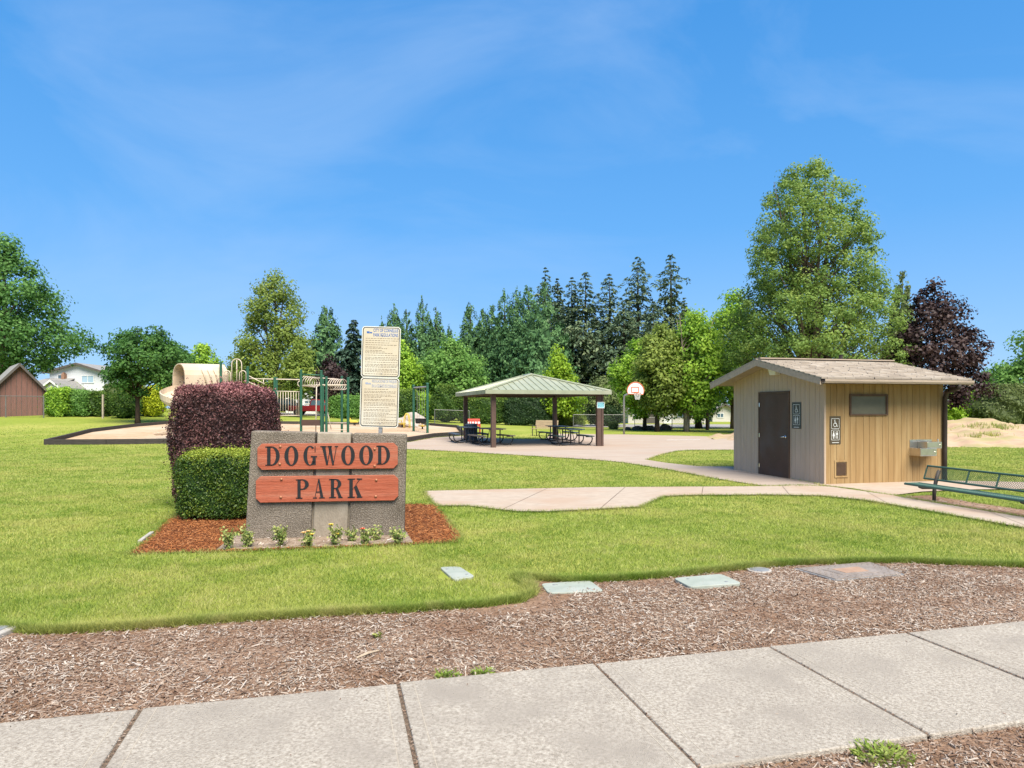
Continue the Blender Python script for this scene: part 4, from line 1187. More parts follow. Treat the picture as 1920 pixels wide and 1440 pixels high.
# ------------------------------------------------------------------ green metal bench
M_green = pmat("green_coated_steel", (0.050, 0.105, 0.078), (0.04, 0.088, 0.065), scale=8, rough=.45)
M_leg = pmat("dark_leg_steel", (0.07, 0.06, 0.05), (0.05, 0.042, 0.036), scale=8, rough=.6)
bl = G(1754, 941)
b_dir = Vector((.17, -1, 0)).normalized()
bench = thing("bench", "green mesh metal bench beside the restroom path", "bench", bl, math.atan2(b_dir.y, b_dir.x))
# local x along the bench (towards the viewer), local y to the viewer's right ... back is +y
BL = 2.75; xs0 = -.30
SZ, BT = .31, .63
def mesh_panel(name, parent, o, ux, uy, lx, ly, m, pitch=.042, wd=.006):
    """expanded metal: two crossed families of strands clipped to a rectangle"""
    mb = MB(); kx = .55
    for sgn in (1, -1):
        c = -ly * 1.0 / kx if sgn > 0 else 0
        t = c
        while t < lx + ly / kx:
            x_a, x_b = (t, t + ly / kx * .5) if sgn > 0 else (t, t - ly / kx * .5)
            pa, pb = [x_a, 0], [x_b, ly]
            def cl(pa, pb):
                dx = pb[0] - pa[0]
                t0, t1 = 0, 1
                for lim, s in ((0, 1), (lx, -1)):
                    f0, f1 = s * (pa[0] - lim), s * (pb[0] - lim)
                    if f0 < 0 and f1 < 0: return None
                    if f0 < 0: t0 = max(t0, f0 / (f0 - f1))
                    if f1 < 0: t1 = min(t1, f0 / (f0 - f1))
                return t0, t1
            r = cl(pa, pb)
            if r and r[1] - r[0] > .02:
                q = [(pa[0] + (pb[0] - pa[0]) * k, ly * k) for k in r]
                A, B = [o + ux * a + uy * b for a, b in q]
                mb.tube([A, B], wd / 2, 4, cap=False)
            t += pitch
    return mb.build(name, m, parent)
ux = Vector((1, 0, 0))
# seat
SW0, SW1 = -.37, -.09
fr = MB()
for yy in (SW0, SW1): fr.tube([(xs0, yy, SZ), (xs0 + BL, yy, SZ)], .020, 8)
for xx in (xs0, xs0 + .9, xs0 + 1.8, xs0 + BL): fr.tube([(xx, SW0, SZ), (xx, SW1, SZ)], .016, 6)
fr.box((xs0 + BL / 2, SW0 - .008, SZ - .006), (BL + .03, .012, .034))
seat = fr.build("seat", M_green, bench)
mesh_panel("seat_mesh", seat, Vector((xs0, SW0, SZ + .004)), ux, Vector((0, 1, 0)), BL, SW1 - SW0, M_green)
fr = MB(); b0, b1 = Vector((0, 0.02, .40)), Vector((0, .10, BT))
for q in (b0, b1): fr.tube([(xs0, q.y, q.z), (xs0 + BL, q.y, q.z)], .018, 8)
for xx in (xs0, xs0 + .95, xs0 + 1.55, xs0 + 2.15, xs0 + BL): fr.tube([(xx, b0.y, b0.z), (xx, b1.y, b1.z)], .014, 6)
back = fr.build("backrest", M_green, bench)
bu = (b1 - b0); bln = bu.length
mesh_panel("back_mesh", back, Vector((xs0, b0.y, b0.z)), ux, bu.normalized(), BL, bln, M_green)
for xx in (0, 2.05):
    l = MB().tube([(xx, -.03, -.04), (xx, -.02, SZ - .06), (xx, .02, .42), (xx, .075, BT - .06)], .032, 10)
    l.tube([(xx, -.02, SZ - .05), (xx, SW0 + .10, SZ - .045), (xx, SW0 + .03, SZ - .03)], [.028, .028, .02], 8)
    l.build("leg", M_leg, bench, smooth=True)

# ------------------------------------------------------------------ ground lids
M_lid = pmat("pale_green_plastic", (0.30, 0.325, 0.275), (0.255, 0.28, 0.235), scale=9, rough=.6, c3=(0.33, 0.345, 0.30), scale3=3, speck=(0.16, 0.12, 0.08), speck_scale=24, speck_lo=.68, speck_hi=.74)
M_plate = pmat("diamond_plate_steel", (0.34, 0.28, 0.235), (0.25, 0.205, 0.17), scale=7, rough=.6, metallic=.35, bump=.5, bscale=60)
M_rust = pmat("rusty_steel", (0.34, 0.22, 0.15), (0.27, 0.165, 0.11), scale=14, rough=.8)
M_conc = pmat("box_concrete", (0.38, 0.35, 0.31), (0.30, 0.27, 0.24), scale=14, rough=.9)
def lid(pts, label, th, m=M_lid, dz=.01, r=.06):
    q = [G(*p) for p in pts]
    c = sum(q, Vector()) / 4
    root = thing("irrigation_box", label, "utility box", (c.x, c.y, 0), 0)
    ring_ = []
    for i in range(4):
        p, a, b = q[i] - c, q[i - 1] - c, q[(i + 1) % 4] - c
        p.z = a.z = b.z = 0
        da, db = (a - p).normalized(), (b - p).normalized()
        for k in range(5):
            t = k / 4
            ring_.append(p + da * r * (1 - t) ** 2 + db * r * t ** 2)
    MB().prism([(v.x, v.y) for v in ring_], lambda x, y: (x, y, -.03), lambda x, y: (x, y, dz + th)).build("cover", m, root, bev=.006)
    a = (q[0] - c) * .55; b = (q[2] - c) * .55
    for v in (a, b):
        MB().lathe([(.016, 0), (.016, .004), (.008, .005)], seg=10).build("bolt", M_galv, root, loc=(v.x, v.y, dz + th - .001))
    return root
lid([(824, 1067), (862, 1066), (891, 1085), (851, 1091)], "pale green plastic lid set in the grass", .014)
lid([(1014, 1098), (1106, 1092), (1133, 1112), (1028, 1116)], "pale green lid at the turf corner, left of the other bark bed lid", .012)
lid([(1262, 1091), (1352, 1083), (1392, 1101), (1294, 1108)], "pale green lid on bark nearest the steel vault", .03)
c = G(1424, 1071.5)
rl = thing("valve_box", "small round grey lid at the turf edge", "utility box", (c.x, c.y, 0))
MB().lathe([(.125, -.03), (.125, .018), (.118, .022)], seg=28).build("rim", M_conc, rl)
MB().lathe([(.100, .0), (.100, .026), (.09, .028)], seg=24).build("cover", M_galv, rl)
q = [G(1489, 1070), G(1632, 1057.5), G(1696, 1081), G(1565, 1092)]
c = sum(q, Vector()) / 4
vr = thing("steel_vault", "large rusty diamond plate vault cover at the turf edge", "utility box", (c.x, c.y, 0))
Q = [(v - c) for v in q]
MB().prism([(v.x, v.y) for v in Q], lambda x, y: (x, y, -.04), lambda x, y: (x, y, .022)).build("frame", M_galv, vr)
MB().prism([(v.x * .94, v.y * .94) for v in Q], lambda x, y: (x, y, .0), lambda x, y: (x, y, .030)).build("plate", M_plate, vr)
MB().prism([(v.x * .52, v.y * .52) for v in Q], lambda x, y: (x, y, .03), lambda x, y: (x, y, .033)).build("hatch_frame", M_plate, vr)
MB().prism([(v.x * .34, v.y * .34) for v in Q], lambda x, y: (x, y, .0331), lambda x, y: (x, y, .036)).build("hatch", M_rust, vr)
tr = MB(); e1 = (Q[1] - Q[0]); e2 = (Q[3] - Q[0])
for i in range(26):
    for j in range(12):
        if (i + j) % 2: continue
        u_, v_ = (i + .5) / 26 * .92 + .04, (j + .5) / 12 * .92 + .04
        if abs(u_ - .5) < .27 and abs(v_ - .5) < .27: continue
        p = Q[0] + e1 * u_ + e2 * v_
        tr.box((p.x, p.y, .031), (.03, .009, .004), rz=.7 if i % 2 else -.7)
tr.build("tread_pattern", M_plate, vr)
c = G(-8, 1192)
bx = thing("meter_box", "grey concrete meter box corner at the left edge of the bark", "utility box", (c.x - .1, c.y, 0))
MB().b2((-.2, -.12, -.05), (.2, .12, .045)).build("box", M_conc, bx, bev=.01)
MB().b2((-.15, -.08, .045), (.15, .08, .052)).build("cover", M_galv, bx)

# small weeds, a stick and a kerb stone
def weed(px, py, r, n, label, seed):
    b = G(px, py); rs = np.random.default_rng(seed)
    root = thing("weed", label, "weed", b)
    a = rs.random(n) * 6.28; s = r * rs.random(n) ** .6
    p = np.stack([np.cos(a) * s, np.sin(a) * s * .8, rs.random(n) * .035 + .01], 1)
    v, f = leaf_quads(p, unit(np.stack([np.cos(a), np.sin(a), np.full(n, .6)], 1) + rs.normal(0, .4, (n, 3))), unit(rs.normal(0, .5, (n, 3)) + np.array([0, 0, 1])), rs.uniform(.02, .045, n), rs.uniform(.008, .014, n))
    link("leaves", np_mesh("leaves", v, f, np.clip(rs.normal(.5, .25, n), 0, 1)), M_grass, root)
    MB().tube([(0, 0, -.02), (0, 0, .02)], .006, 5).build("stem", M_stem, root)
weed(838, 1273, .09, 130, "small weed patch on the bark by the sidewalk, left one of two", 1)
weed(905, 1269, .08, 110, "small weed patch on the bark by the sidewalk, right one of two", 2)
weed(1655, 1424, .15, 420, "green weed at the near edge of the sidewalk", 3)
weed(708, 1198, .035, 40, "tiny green weed in the middle of the bark", 4)
s0 = G(668, 1240); s1 = G(710, 1226)
st = MB().tube([(0, 0, .012), ((s1.x - s0.x) * .5, (s1.y - s0.y) * .5, .02), (s1.x - s0.x, s1.y - s0.y, .014)], [.008, .010, .006], 6).build("stick", pmat("dry_wood", (0.42, 0.34, 0.25), (0.3, 0.23, 0.16), scale=20, rough=.9), loc=(s0.x, s0.y, .01))
tag(st, "pale dry stick lying on the wood chips", "stick")
s0 = G(262, 1020); s1 = G(285, 1003)
st = MB().box(((s1.x - s0.x) / 2, (s1.y - s0.y) / 2, .02), ((s1 - s0).length, .05, .06), rz=math.atan2(s1.y - s0.y, s1.x - s0.x)).build("edging_stone", M_conc, loc=(s0.x, s0.y, 0), bev=.01)
tag(st, "narrow pale edging stone at the left rim of the red mulch", "stone")

# ------------------------------------------------------------------ playground border: one timber after another
M_timber = pmat("dark_border_timber", (0.062, 0.052, 0.045), (0.035, 0.03, 0.027), scale=6, rough=.9, bump=.4, stretch=(.4, 3, 3))
bord = thing("play_border", "low dark timber border around the wood chip play area", "edging", (play_poly[0][0], play_poly[0][1], float(terr(*play_poly[0]))))
bo = bord.location.copy()
me_cache = {}
for i in range(len(play_poly)):
    a, b = Vector(play_poly[i]), Vector(play_poly[(i + 1) % len(play_poly)])
    L = (b - a).length; n = max(1, round(L / 1.85))
    for k in range(n):
        p, q = a.lerp(b, k / n), a.lerp(b, (k + 1) / n)
        d = q - p; l = d.length - .015
        zz0, zz1 = float(terr(p.x, p.y)), float(terr(q.x, q.y))
        key = round(l, 2)
        if key not in me_cache: me_cache[key] = MB().box((0, 0, 0), (key, .13, .128)).mesh("timber")
        for lev in (0, 1):
            o = link("timber", me_cache[key], M_timber, bord)
            o.location = ((p.x + q.x) / 2 - bo.x, (p.y + q.y) / 2 - bo.y, (zz0 + zz1) / 2 + .045 + lev * .132 - bo.z)
            o.rotation_euler = (0, -math.atan2(zz1 - zz0, d.length), math.atan2(d.y, d.x))

# ------------------------------------------------------------------ play structure
M_pgreen = pmat("green_play_post", (0.03, 0.105, 0.065), (0.024, 0.085, 0.052), scale=5, rough=.45)
M_beige = pmat("beige_play_rail", (0.60, 0.50, 0.40), (0.52, 0.43, 0.34), scale=5, rough=.5)
M_slide = pmat("beige_slide_plastic", (0.56, 0.43, 0.31), (0.50, 0.375, 0.265), scale=2, rough=.5, c3=(0.58, 0.47, 0.36), scale3=.8)
M_deck = pmat("brown_deck", (0.085, 0.045, 0.035), (0.065, 0.035, 0.028), scale=4, rough=.7)
M_pyel = pmat("yellow_play_metal", (0.62, 0.47, 0.07), (0.55, 0.40, 0.06), scale=6, rough=.5)
DP = 34.0
pz = float(terr(-12, DP))
play = thing("play_structure", "green and beige play structure with slide and overhead ladders", "playground", (ground_at(500, DP).x, DP, pz))
po = play.location.copy()
def pl(px, py, d=DP): return at(px, py, d) - po
def post(px, ytop, d=DP, r=.062):
    t = pl(px, ytop, d); MB().tube([(t.x, t.y, -.1), (t.x, t.y, t.z)], r, 10).lathe([(r * 1.12, t.z), (r * 1.12, t.z + .03), (r * .6, t.z + .055)], (t.x, t.y, 0), 10).build("post", M_pgreen, play, smooth=False)
for px, yt, d in ((414, 680, 33.5), (412.5, 683, 35.2), (464.5, 689, 33.5), (463, 692, 35.2), (515, 709, 33.2), (518.5, 709.5, 35.0), (564.5, 695, 33.0), (602.5, 696.5, 33.0), (605.5, 705, 34.8), (612, 708, 33.0), (641, 707, 35.0), (652.5, 710, 33.0)):
    post(px, yt, d)
def rail(name, pts, r=.024, m=M_beige, d=DP, seg=6):
    return MB().tube([pl(*p) if len(p) == 3 else pl(p[0], p[1], d) for p in pts], r, seg).build(name, m, play, smooth=True)
def arch(x0, x1, ytop, ybot, d):
    r = (x1 - x0) / 2; c = (x0 + x1) / 2
    return [(x0, ybot, d)] + [(c - r * math.cos(PI * i / 8), ytop + r - r * math.sin(PI * i / 8), d) for i in range(9)] + [(x1, ybot, d)]
# decks
for (xa, xb, y, d0, d1) in ((414, 464, 740, 33.5, 35.2), (464, 516, 752, 33.5, 35.2), (564, 602, 790, 33.0, 34.8)):
    A, B = pl(xa, y, d0), pl(xb, y, d0); C_, D_ = pl(xb, y, d1), pl(xa, y, d1)
    z = A.z
    MB().hexa([(p.x, p.y, z - .10) for p in (A, B, C_, D_)], [(p.x, p.y, z) for p in (A, B, C_, D_)]).build("deck", M_deck, play)
pA, pB = pl(565.5, 787, 32.95), pl(600, 798, 32.95)
MB().b2((pA.x, pA.y - .03, pB.z), (pB.x, pA.y, pA.z)).build("step_panel", M_deck, play)
rail("arch_rail", arch(434.5, 453, 673, 722, 33.6)); rail("arch_rail", [(444, 675, 33.6), (444, 722, 33.6)], .02)
rail("arch_rail", arch(420, 432, 695, 722, 33.6)); rail("arch_rail", arch(449, 461.5, 695, 722, 33.6))
rail("arch_rail", arch(425, 429, 699, 722, 33.6), .016)
rail("top_rail", [(466, 710), (563, 712)], .03); rail("stair_rail", [(467, 705, 33.5), (496, 720, 33.5)], .024); rail("stair_rail", [(466, 716, 33.5), (490, 727, 33.5)], .024)
rail("stair_rail", [(494, 711.5, 33.6), (494, 722, 33.6)], .02)
# barrier of upright bars
rail("barrier_rail", [(518, 733.5, 33.2), (562, 734.5, 33.2)], .024); rail("barrier_rail", [(518, 779, 33.2), (562, 779, 33.2)], .024)
for i in range(9):
    x = 521 + i * 4.9; rail("barrier_bar", [(x, 734, 33.2), (x, 779, 33.2)], .014, seg=5)
# overhead ladders with looped rungs
rail("cross_bar", [(566, 702, 33.0), (601, 703.5, 33.0)], .035, M_pgreen)
rail("ladder_rail", [(566, 723, 33.0), (612, 721.5, 33.0), (652, 722, 33.0)], .028); rail("ladder_rail", [(566, 724.5, 34.8), (605, 723, 34.8), (641, 723, 34.8)], .028)
rail("ladder_rail", [(585, 709, 34.0), (605, 709, 34.0), (634, 711, 34.0)], .026)
def loop(cx, cy, w, h, d, ph=0.0):
    pts = []
    for i in range(17):
        a = 2 * PI * i / 16
        x = math.cos(a); y = math.sin(a)
        x = x * (1 - .35 * (y + 1) / 2)
        pts.append((cx + w * x, cy - h * y, d + .5 * math.cos(a)))
    return pts
for i in range(5): rail("ladder_rung", loop(572 + i * 4.4, 715 + .4 * i, 11, 9.5, 33.6 + .12 * i), .017, seg=5)
for i in range(6): rail("ladder_rung", loop(622 + i * 4.3, 721, 9.5, 10, 33.5 + .1 * i), .017, seg=5)
rail("end_loop", [(562, 714, 33), (558.5, 717, 33), (558.5, 722, 33), (562, 725, 33)], .022)
rail("fire_pole", [(593.5, 725, 33.6), (592.5, 783, 33.6), (592, 822, 33.6)], .026); rail("slide_pole", [(614, 720, 33.3), (613.5, 822, 33.3)], .026)
rail("brace_rail", [(613.5, 770, 33.3), (621, 805, 33.3)], .02)
for y in (793, 806): rail("low_rail", [(613, y, 33.0), (652, y, 33.0)], .02)
# spiral slide: arched hood, then an open trough curling down towards the viewer
def sl(px, py, d): return pl(px, py, d)
hood = MB()
h0, h1 = sl(415, 717, 34.2), sl(335, 717, 32.5)
hd_ = Vector((h1.x - h0.x, h1.y - h0.y, 0)).normalized(); hn_ = Vector((-hd_.y, hd_.x, 0))      # along the chute, to its left
rise = (717 - 682) / F * 33.2; dep = .62
n = 12
def hood_pt(c, th, a):
    sc_ = 1 - th / .62
    return c + hn_ * (-dep * sc_ * math.cos(a)) + Vector((0, 0, -.35 + (rise + .35) * (abs(math.sin(a)) ** .45) * (1 - th / 1.2)))
for k in range(13):
    c = h0.lerp(h1, k / 12)
    for th in (0, .045):
        for i in range(n + 1): hood.v.append(tuple(hood_pt(c, th, PI * i / n)))
m2 = 2 * (n + 1)
for k in range(12):
    for s_ in (0, n + 1):
        for i in range(n):
            b = k * m2 + s_ + i; hood.f.append((b, b + 1, b + 1 + m2, b + m2))
for kk in (0, 12 * m2):
    for i in range(n): hood.f.append((kk + i, kk + i + 1, kk + n + 1 + i + 1, kk + n + 1 + i))
hood.build("slide_hood", M_slide, play, smooth=False)
for i in range(4):
    c0, c1 = h0.lerp(h1, .62 - i * .14), h0.lerp(h1, .50 - i * .14)
    side = hn_ * (dep + .012) if hn_.y < 0 else hn_ * -(dep + .012)
    MB().tube([c0 + side * .97 + Vector((0, 0, rise * .72)), c0.lerp(c1, .5) + side + Vector((0, 0, rise * .3)), c1 + side + Vector((0, 0, -.25))], [.03, .035, .03], 6).build("hood_rib", M_slide, play, smooth=True)
def sweep_trough(pts, wid, hgt, name):
    mb = MB(); n = len(pts); prof = []
    for i in range(11):
        a = PI * i / 10; prof.append((-wid * math.cos(a), -hgt * math.sin(a) ** .6 + hgt))
    inn = [(x * .92, z * .95 + .05) for x, z in prof]
    ringv = prof + inn[::-1]; m = len(ringv)
    for i, p in enumerate(pts):
        d = pts[min(i + 1, n - 1)] - pts[max(i - 1, 0)]; d.z = 0; d.normalize()
        s = Vector((-d.y, d.x, 0))
        for (x, z) in ringv: mb.v.append(tuple(p + s * x + Vector((0, 0, z))))
    for i in range(n - 1):
        for k in range(m):
            mb.f.append((i * m + k, i * m + (k + 1) % m, (i + 1) * m + (k + 1) % m, (i + 1) * m + k))
    mb.f.append(tuple(range(m))); mb.f.append(tuple((n - 1) * m + k for k in range(m)))
    return mb.build(name, M_slide, play, smooth=False)
rad = .62
zs = h1.z - .62
cc0 = h1 + hn_ * rad
cxm, cym = cc0.x, cc0.y
tp = []
for i in range(8):
    q = h0.lerp(h1, i / 7); tp.append(Vector((q.x, q.y, zs + .05 - .10 * i / 7)))
a_0 = math.atan2(h1.y - cym, h1.x - cxm)
for i in range(1, 31):
    a = a_0 + i / 30 * (PI * 1.75)
    tp.append(Vector((cxm + rad * math.cos(a), cym + rad * math.sin(a), zs - .05 - (zs - .55) * i / 30)))
sweep_trough(tp, .46, .52, "slide_trough")
ex = tp[-1]
MB().tube([(cxm, cym, -.1), (cxm, cym, zs + .1)], .08, 10).build("slide_column", M_slide, play)
e0 = ground_at(316, 32.2) - po
MB().hexa([(e0.x - .45, e0.y - .35, .30), (e0.x + .9, e0.y - .35, .38), (e0.x + .9, e0.y + .35, .38), (e0.x - .45, e0.y + .35, .30)],
          [(e0.x - .62, e0.y - .38, .40), (e0.x + .9, e0.y - .38, .62), (e0.x + .9, e0.y + .38, .62), (e0.x - .62, e0.y + .38, .40)]).build("slide_exit", M_slide, play, bev=.04)
MB().tube([(e0.x + .1, e0.y, -.1), (e0.x + .1, e0.y, .32)], .06, 8).build("exit_leg", M_slide, play)

# swing set with two bucket seats
s1, s2 = G(775.5, 810), G(801.5, 813.5)
swg = thing("swing_set", "green post swing set with beige beam and two black seats", "swing", s1)
for s, yt in ((s1, 724), (s2, 720.5)):
    q = s - s1; zt = EYE + (HOR - yt) * s.y / F - s1.z
    MB().tube([(q.x, q.y, -.1), (q.x, q.y, zt)], .075, 12).lathe([(.09, zt), (.09, zt + .05), (.05, zt + .09)], (q.x, q.y, 0), 12).build("post", M_pgreen, swg)
zb1 = EYE + (HOR - 727) * s1.y / F - s1.z; zb2 = EYE + (HOR - 725) * s2.y / F - s1.z
B0, B1 = Vector((0, 0, zb1)), Vector((s2.x - s1.x, s2.y - s1.y, zb2))
MB().tube([B0, B1], .05, 10).build("beam", M_galv, swg)
M_rub = pmat("black_rubber", (0.015, 0.014, 0.014), (0.02, 0.02, 0.02), scale=10, rough=.8)
for t in (.34, .70):
    c = B0.lerp(B1, t); d_ = (B1 - B0).normalized()
    zz = EYE + (HOR - 788) * 42 / F - s1.z
    for s in (-.17, .17):
        MB().tube([c + d_ * s, Vector((c.x, c.y, zz + .12)) + d_ * s * .9], .010, 5).build("chain", M_galv, swg)
    mb = MB(); cc_ = Vector((c.x, c.y, zz))
    mb.lathe([(.10, -.20), (.17, -.14), (.185, .06), (.20, .08), (.19, .12), (.165, .10), (.14, -.12)], cc_, 12)
    mb.build("bucket_seat", M_rub, swg)
# play boulder, climbing arch, riders
M_rock = pmat("grey_rock", (0.40, 0.35, 0.31), (0.26, 0.22, 0.19), scale=2.5, rough=.95, bump=.8, bscale=8, c3=(0.45, 0.38, 0.33), scale3=1)
def boulder(name, label, c, s, m, seed, sub=3, cat="boulder", group=None, amp=.28):
    bm = bmesh.new(); bmesh.ops.create_icosphere(bm, subdivisions=sub, radius=1)
    rs = random.Random(seed); ph = [rs.uniform(0, 6) for _ in range(6)]
    for v in bm.verts:
        p = v.co.copy()
        k = 1 + amp * (math.sin(2.3 * p.x + ph[0]) * math.sin(2.1 * p.y + ph[1]) + .5 * math.sin(4.7 * p.z + ph[2] + 3 * p.x) + .3 * math.sin(9 * p.y + ph[3] + 5 * p.x) + rs.uniform(-.12, .12))
        v.co = Vector((p.x * s[0], p.y * s[1], p.z * s[2])) * k
    me = bpy.data.meshes.new(name); bm.to_mesh(me); bm.free()
    o = link(name, me, m, None, c); tag(o, label, cat, group); return o
k45 = G(762, 802)
boulder("play_boulder", "wide grey climbing boulder behind the swing set", (k45.x + .25, k45.y + .3, k45.z + .25), (1.15, .55, .62), M_rock, 4)
a0 = at(757, 786, 46); a1 = at(767, 786, 46); g0 = float(terr(a0.x, 46))
ca = thing("climbing_arch", "small yellow arched climber behind the play boulder", "playground", (a0.x, 46, g0))
for dy in (0, .5):
    pts = [(0, dy, -.1)] + [((a1.x - a0.x) * (.5 - .5 * math.cos(PI * i / 10)), dy, .35 + (at(760, 775, 46).z - g0 - .35) * math.sin(PI * i / 10)) for i in range(11)] + [(a1.x - a0.x, dy, -.1)]
    MB().tube(pts, .03, 6).build("arch_rail", M_pyel, ca, smooth=True)
for i in (2, 4, 6, 8):
    p = (a1.x - a0.x) * (.5 - .5 * math.cos(PI * i / 10)); z = .35 + (at(760, 775, 46).z - g0 - .35) * math.sin(PI * i / 10)
    MB().tube([(p, 0, z), (p, .5, z)], .02, 5).build("rung", M_pyel, ca)
def digger(px, py, hpx, label, kind):
    b = G(px, py); h = hpx * b.y / F
    r = thing("sand_digger" if kind else "spring_rider", label, "playground", b)
    if kind:
        MB().tube([(0, 0, -.1), (0, 0, h * .45)], .05, 8).build("stand", M_rub, r)
        MB().lathe([(.06, h * .40), (.26, h * .52), (.28, h * .60), (.08, h * .62)], seg=12).build("seat", M_pyel, r)
        MB().tube([(0, 0, h * .6), (-.05, -.15, h), (-.18, -.2, h * .85)], .03, 6).build("handle", M_pyel, r)
    else:
        sp_ = [(.09 * math.cos(i * .8), .09 * math.sin(i * .8), i / 34 * h * .45) for i in range(35)]
        MB().tube(sp_, .014, 5).build("spring", M_rub, r)
        MB().hexa([(-.3, -.05, h * .45), (.25, -.05, h * .45), (.25, .05, h * .45), (-.3, .05, h * .45)], [(-.36, -.05, h * .8), (.15, -.05, h * .68), (.15, .05, h * .68), (-.36, .05, h * .8)]).build("body", M_pyel, r, bev=.02)
        MB().tube([(-.28, 0, h * .7), (-.30, 0, h * 1.0), (-.42, 0, h * .96)], .03, 6).build("head", M_pyel, r)
digger(665, 799, 15, "yellow spring rider by the right edge of the regulations sign", False)
digger(754, 803, 16, "yellow and black sand digger in front of the play boulder", True)
digger(792, 806, 14, "yellow sand digger between the swing posts", True)

# ------------------------------------------------------------------ picnic shelter
M_post = pmat("brown_steel_post", (0.10, 0.060, 0.045), (0.075, 0.045, 0.034), scale=4, rough=.6)
M_roofm = pmat("sage_metal_roof", (0.32, 0.335, 0.235), (0.27, 0.285, 0.195), scale=2, rough=.42, metallic=.15, stretch=(1, 1, 1), c3=(0.38, 0.375, 0.285), scale3=.6)
fl = G(925, 840)
SA = math.atan2(.26, .966)
SWd, SDp = 4.82, 6.1
shel = thing("picnic_shelter", "open picnic shelter with sage green metal hip roof and brown posts", "shelter", fl, SA)
for (x, y) in ((0, 0), (SWd, 0), (0, SDp), (SWd, SDp)):
    MB().box((x, y, 1.2), (.20, .20, 2.44)).build("post", M_post, shel, bev=.012)
MB().box((SWd + .16, -.05, 1.15), (.09, .09, 2.3)).build("drain_pipe", M_post, shel)
O = .42; EZ, PZ = 2.44, 3.26
mb = MB()
for (x0_, y0_, x1_, y1_) in ((0, 0, SWd, 0), (0, SDp, SWd, SDp), (0, 0, 0, SDp), (SWd, 0, SWd, SDp)):
    dx, dy = abs(x1_ - x0_), abs(y1_ - y0_)
    mb = MB().box(((x0_ + x1_) / 2, (y0_ + y1_) / 2, 2.345), (dx + (.13 if dx else .12) - (.26 if dy else 0) * 0, dy + (.12 if dx else -.14), .16))
    mb.build("beam", M_post, shel)
xa, xb, ya, yb_ = -O, SWd + O, -O, SDp + O
rx = (xa + xb) / 2; hw = (xb - xa) / 2
r0, r1 = Vector((rx, ya + hw, PZ)), Vector((rx, yb_ - hw, PZ))
cs = [Vector((xa, ya, EZ)), Vector((xb, ya, EZ)), Vector((xb, yb_, EZ)), Vector((xa, yb_, EZ))]
def slab_face(pts, th=.03):
    n = (pts[1] - pts[0]).cross(pts[2] - pts[0]).normalized()
    if n.z < 0: n = -n
    k = len(pts); mb = MB()
    mb.add([p - n * th for p in pts] + list(pts), [tuple(range(k))[::-1], tuple(range(k, 2 * k))] + [(i, (i + 1) % k, k + (i + 1) % k, k + i) for i in range(k)])
    return mb, n
faces = [[cs[0], cs[1], r0], [cs[1], cs[2], r1, r0], [cs[2], cs[3], r1], [cs[3], cs[0], r0, r1]]
for fi, pts in enumerate(faces):
    mb, nrm = slab_face(pts)
    pan = mb.build("roof_panel", M_roofm, shel)
    e0, e1 = pts[0], pts[1]
    ed = (e1 - e0); L = ed.length; ed.normalize()
    up = nrm.cross(ed).normalized()
    if up.z < 0: up = -up
    nn = int(L / .30)
    apex = [p for p in pts[2:]]
    for i in range(1, nn):
        s = L * i / nn
        # length of the rib up the slope until it meets a hip
        base = e0 + ed * s
        l = 1e9
        for (a, b) in ((pts[1], pts[2]), (pts[-1], pts[0])) + (((pts[2], pts[3]),) if len(pts) == 4 else ()):
            d = b - a
            u_ = (a - base); den = d.dot(ed) * up.dot(up)
            # solve base + up*t = a + d*q in the face plane
            A = np.array([[up.dot(ed), -d.dot(ed)], [up.dot(up), -d.dot(up)]]); bb = np.array([u_.dot(ed), u_.dot(up)])
            try: t, q = np.linalg.solve(A, bb)
            except Exception: continue
            if 1e-4 < t < l and -1e-3 <= q <= 1.001: l = t
        if l > 50 or l < .08: continue
        c = base + up * (l / 2) + nrm * .018
        m3 = Matrix((ed, up, nrm)).transposed()
        d3 = (.055, l, .04)
        vs = [m3 @ Vector((x * d3[0] / 2, y * d3[1] / 2, z * d3[2] / 2)) + c for x, y, z in ((-1, -1, -1), (1, -1, -1), (1, 1, -1), (-1, 1, -1), (-.5, -1, 1), (.5, -1, 1), (.5, 1, 1), (-.5, 1, 1))]
        MB().hexa(vs[:4], vs[4:]).build("seam", M_roofm, pan)
for i in range(4):
    a, b = cs[i], cs[(i + 1) % 4]
    d = (b - a).normalized(); mid = (a + b) / 2
    out = Vector((d.y, -d.x, 0))
    MB().box((mid.x + out.x * .012, mid.y + out.y * .012, EZ - .045), ((b - a).length + .05, .022, .17), rz=math.atan2(d.y, d.x)).build("fascia", M_roofm, shel)
for c0, r in ((cs[0], r0), (cs[1], r0), (cs[2], r1), (cs[3], r1)):
    MB().tube([c0 + Vector((0, 0, .03)), r + Vector((0, 0, .04))], .05, 6).build("hip_cap", M_roofm, shel)
MB().tube([r0 + Vector((0, 0, .04)), r1 + Vector((0, 0, .04))], .06, 6).build("ridge_cap", M_roofm, shel)
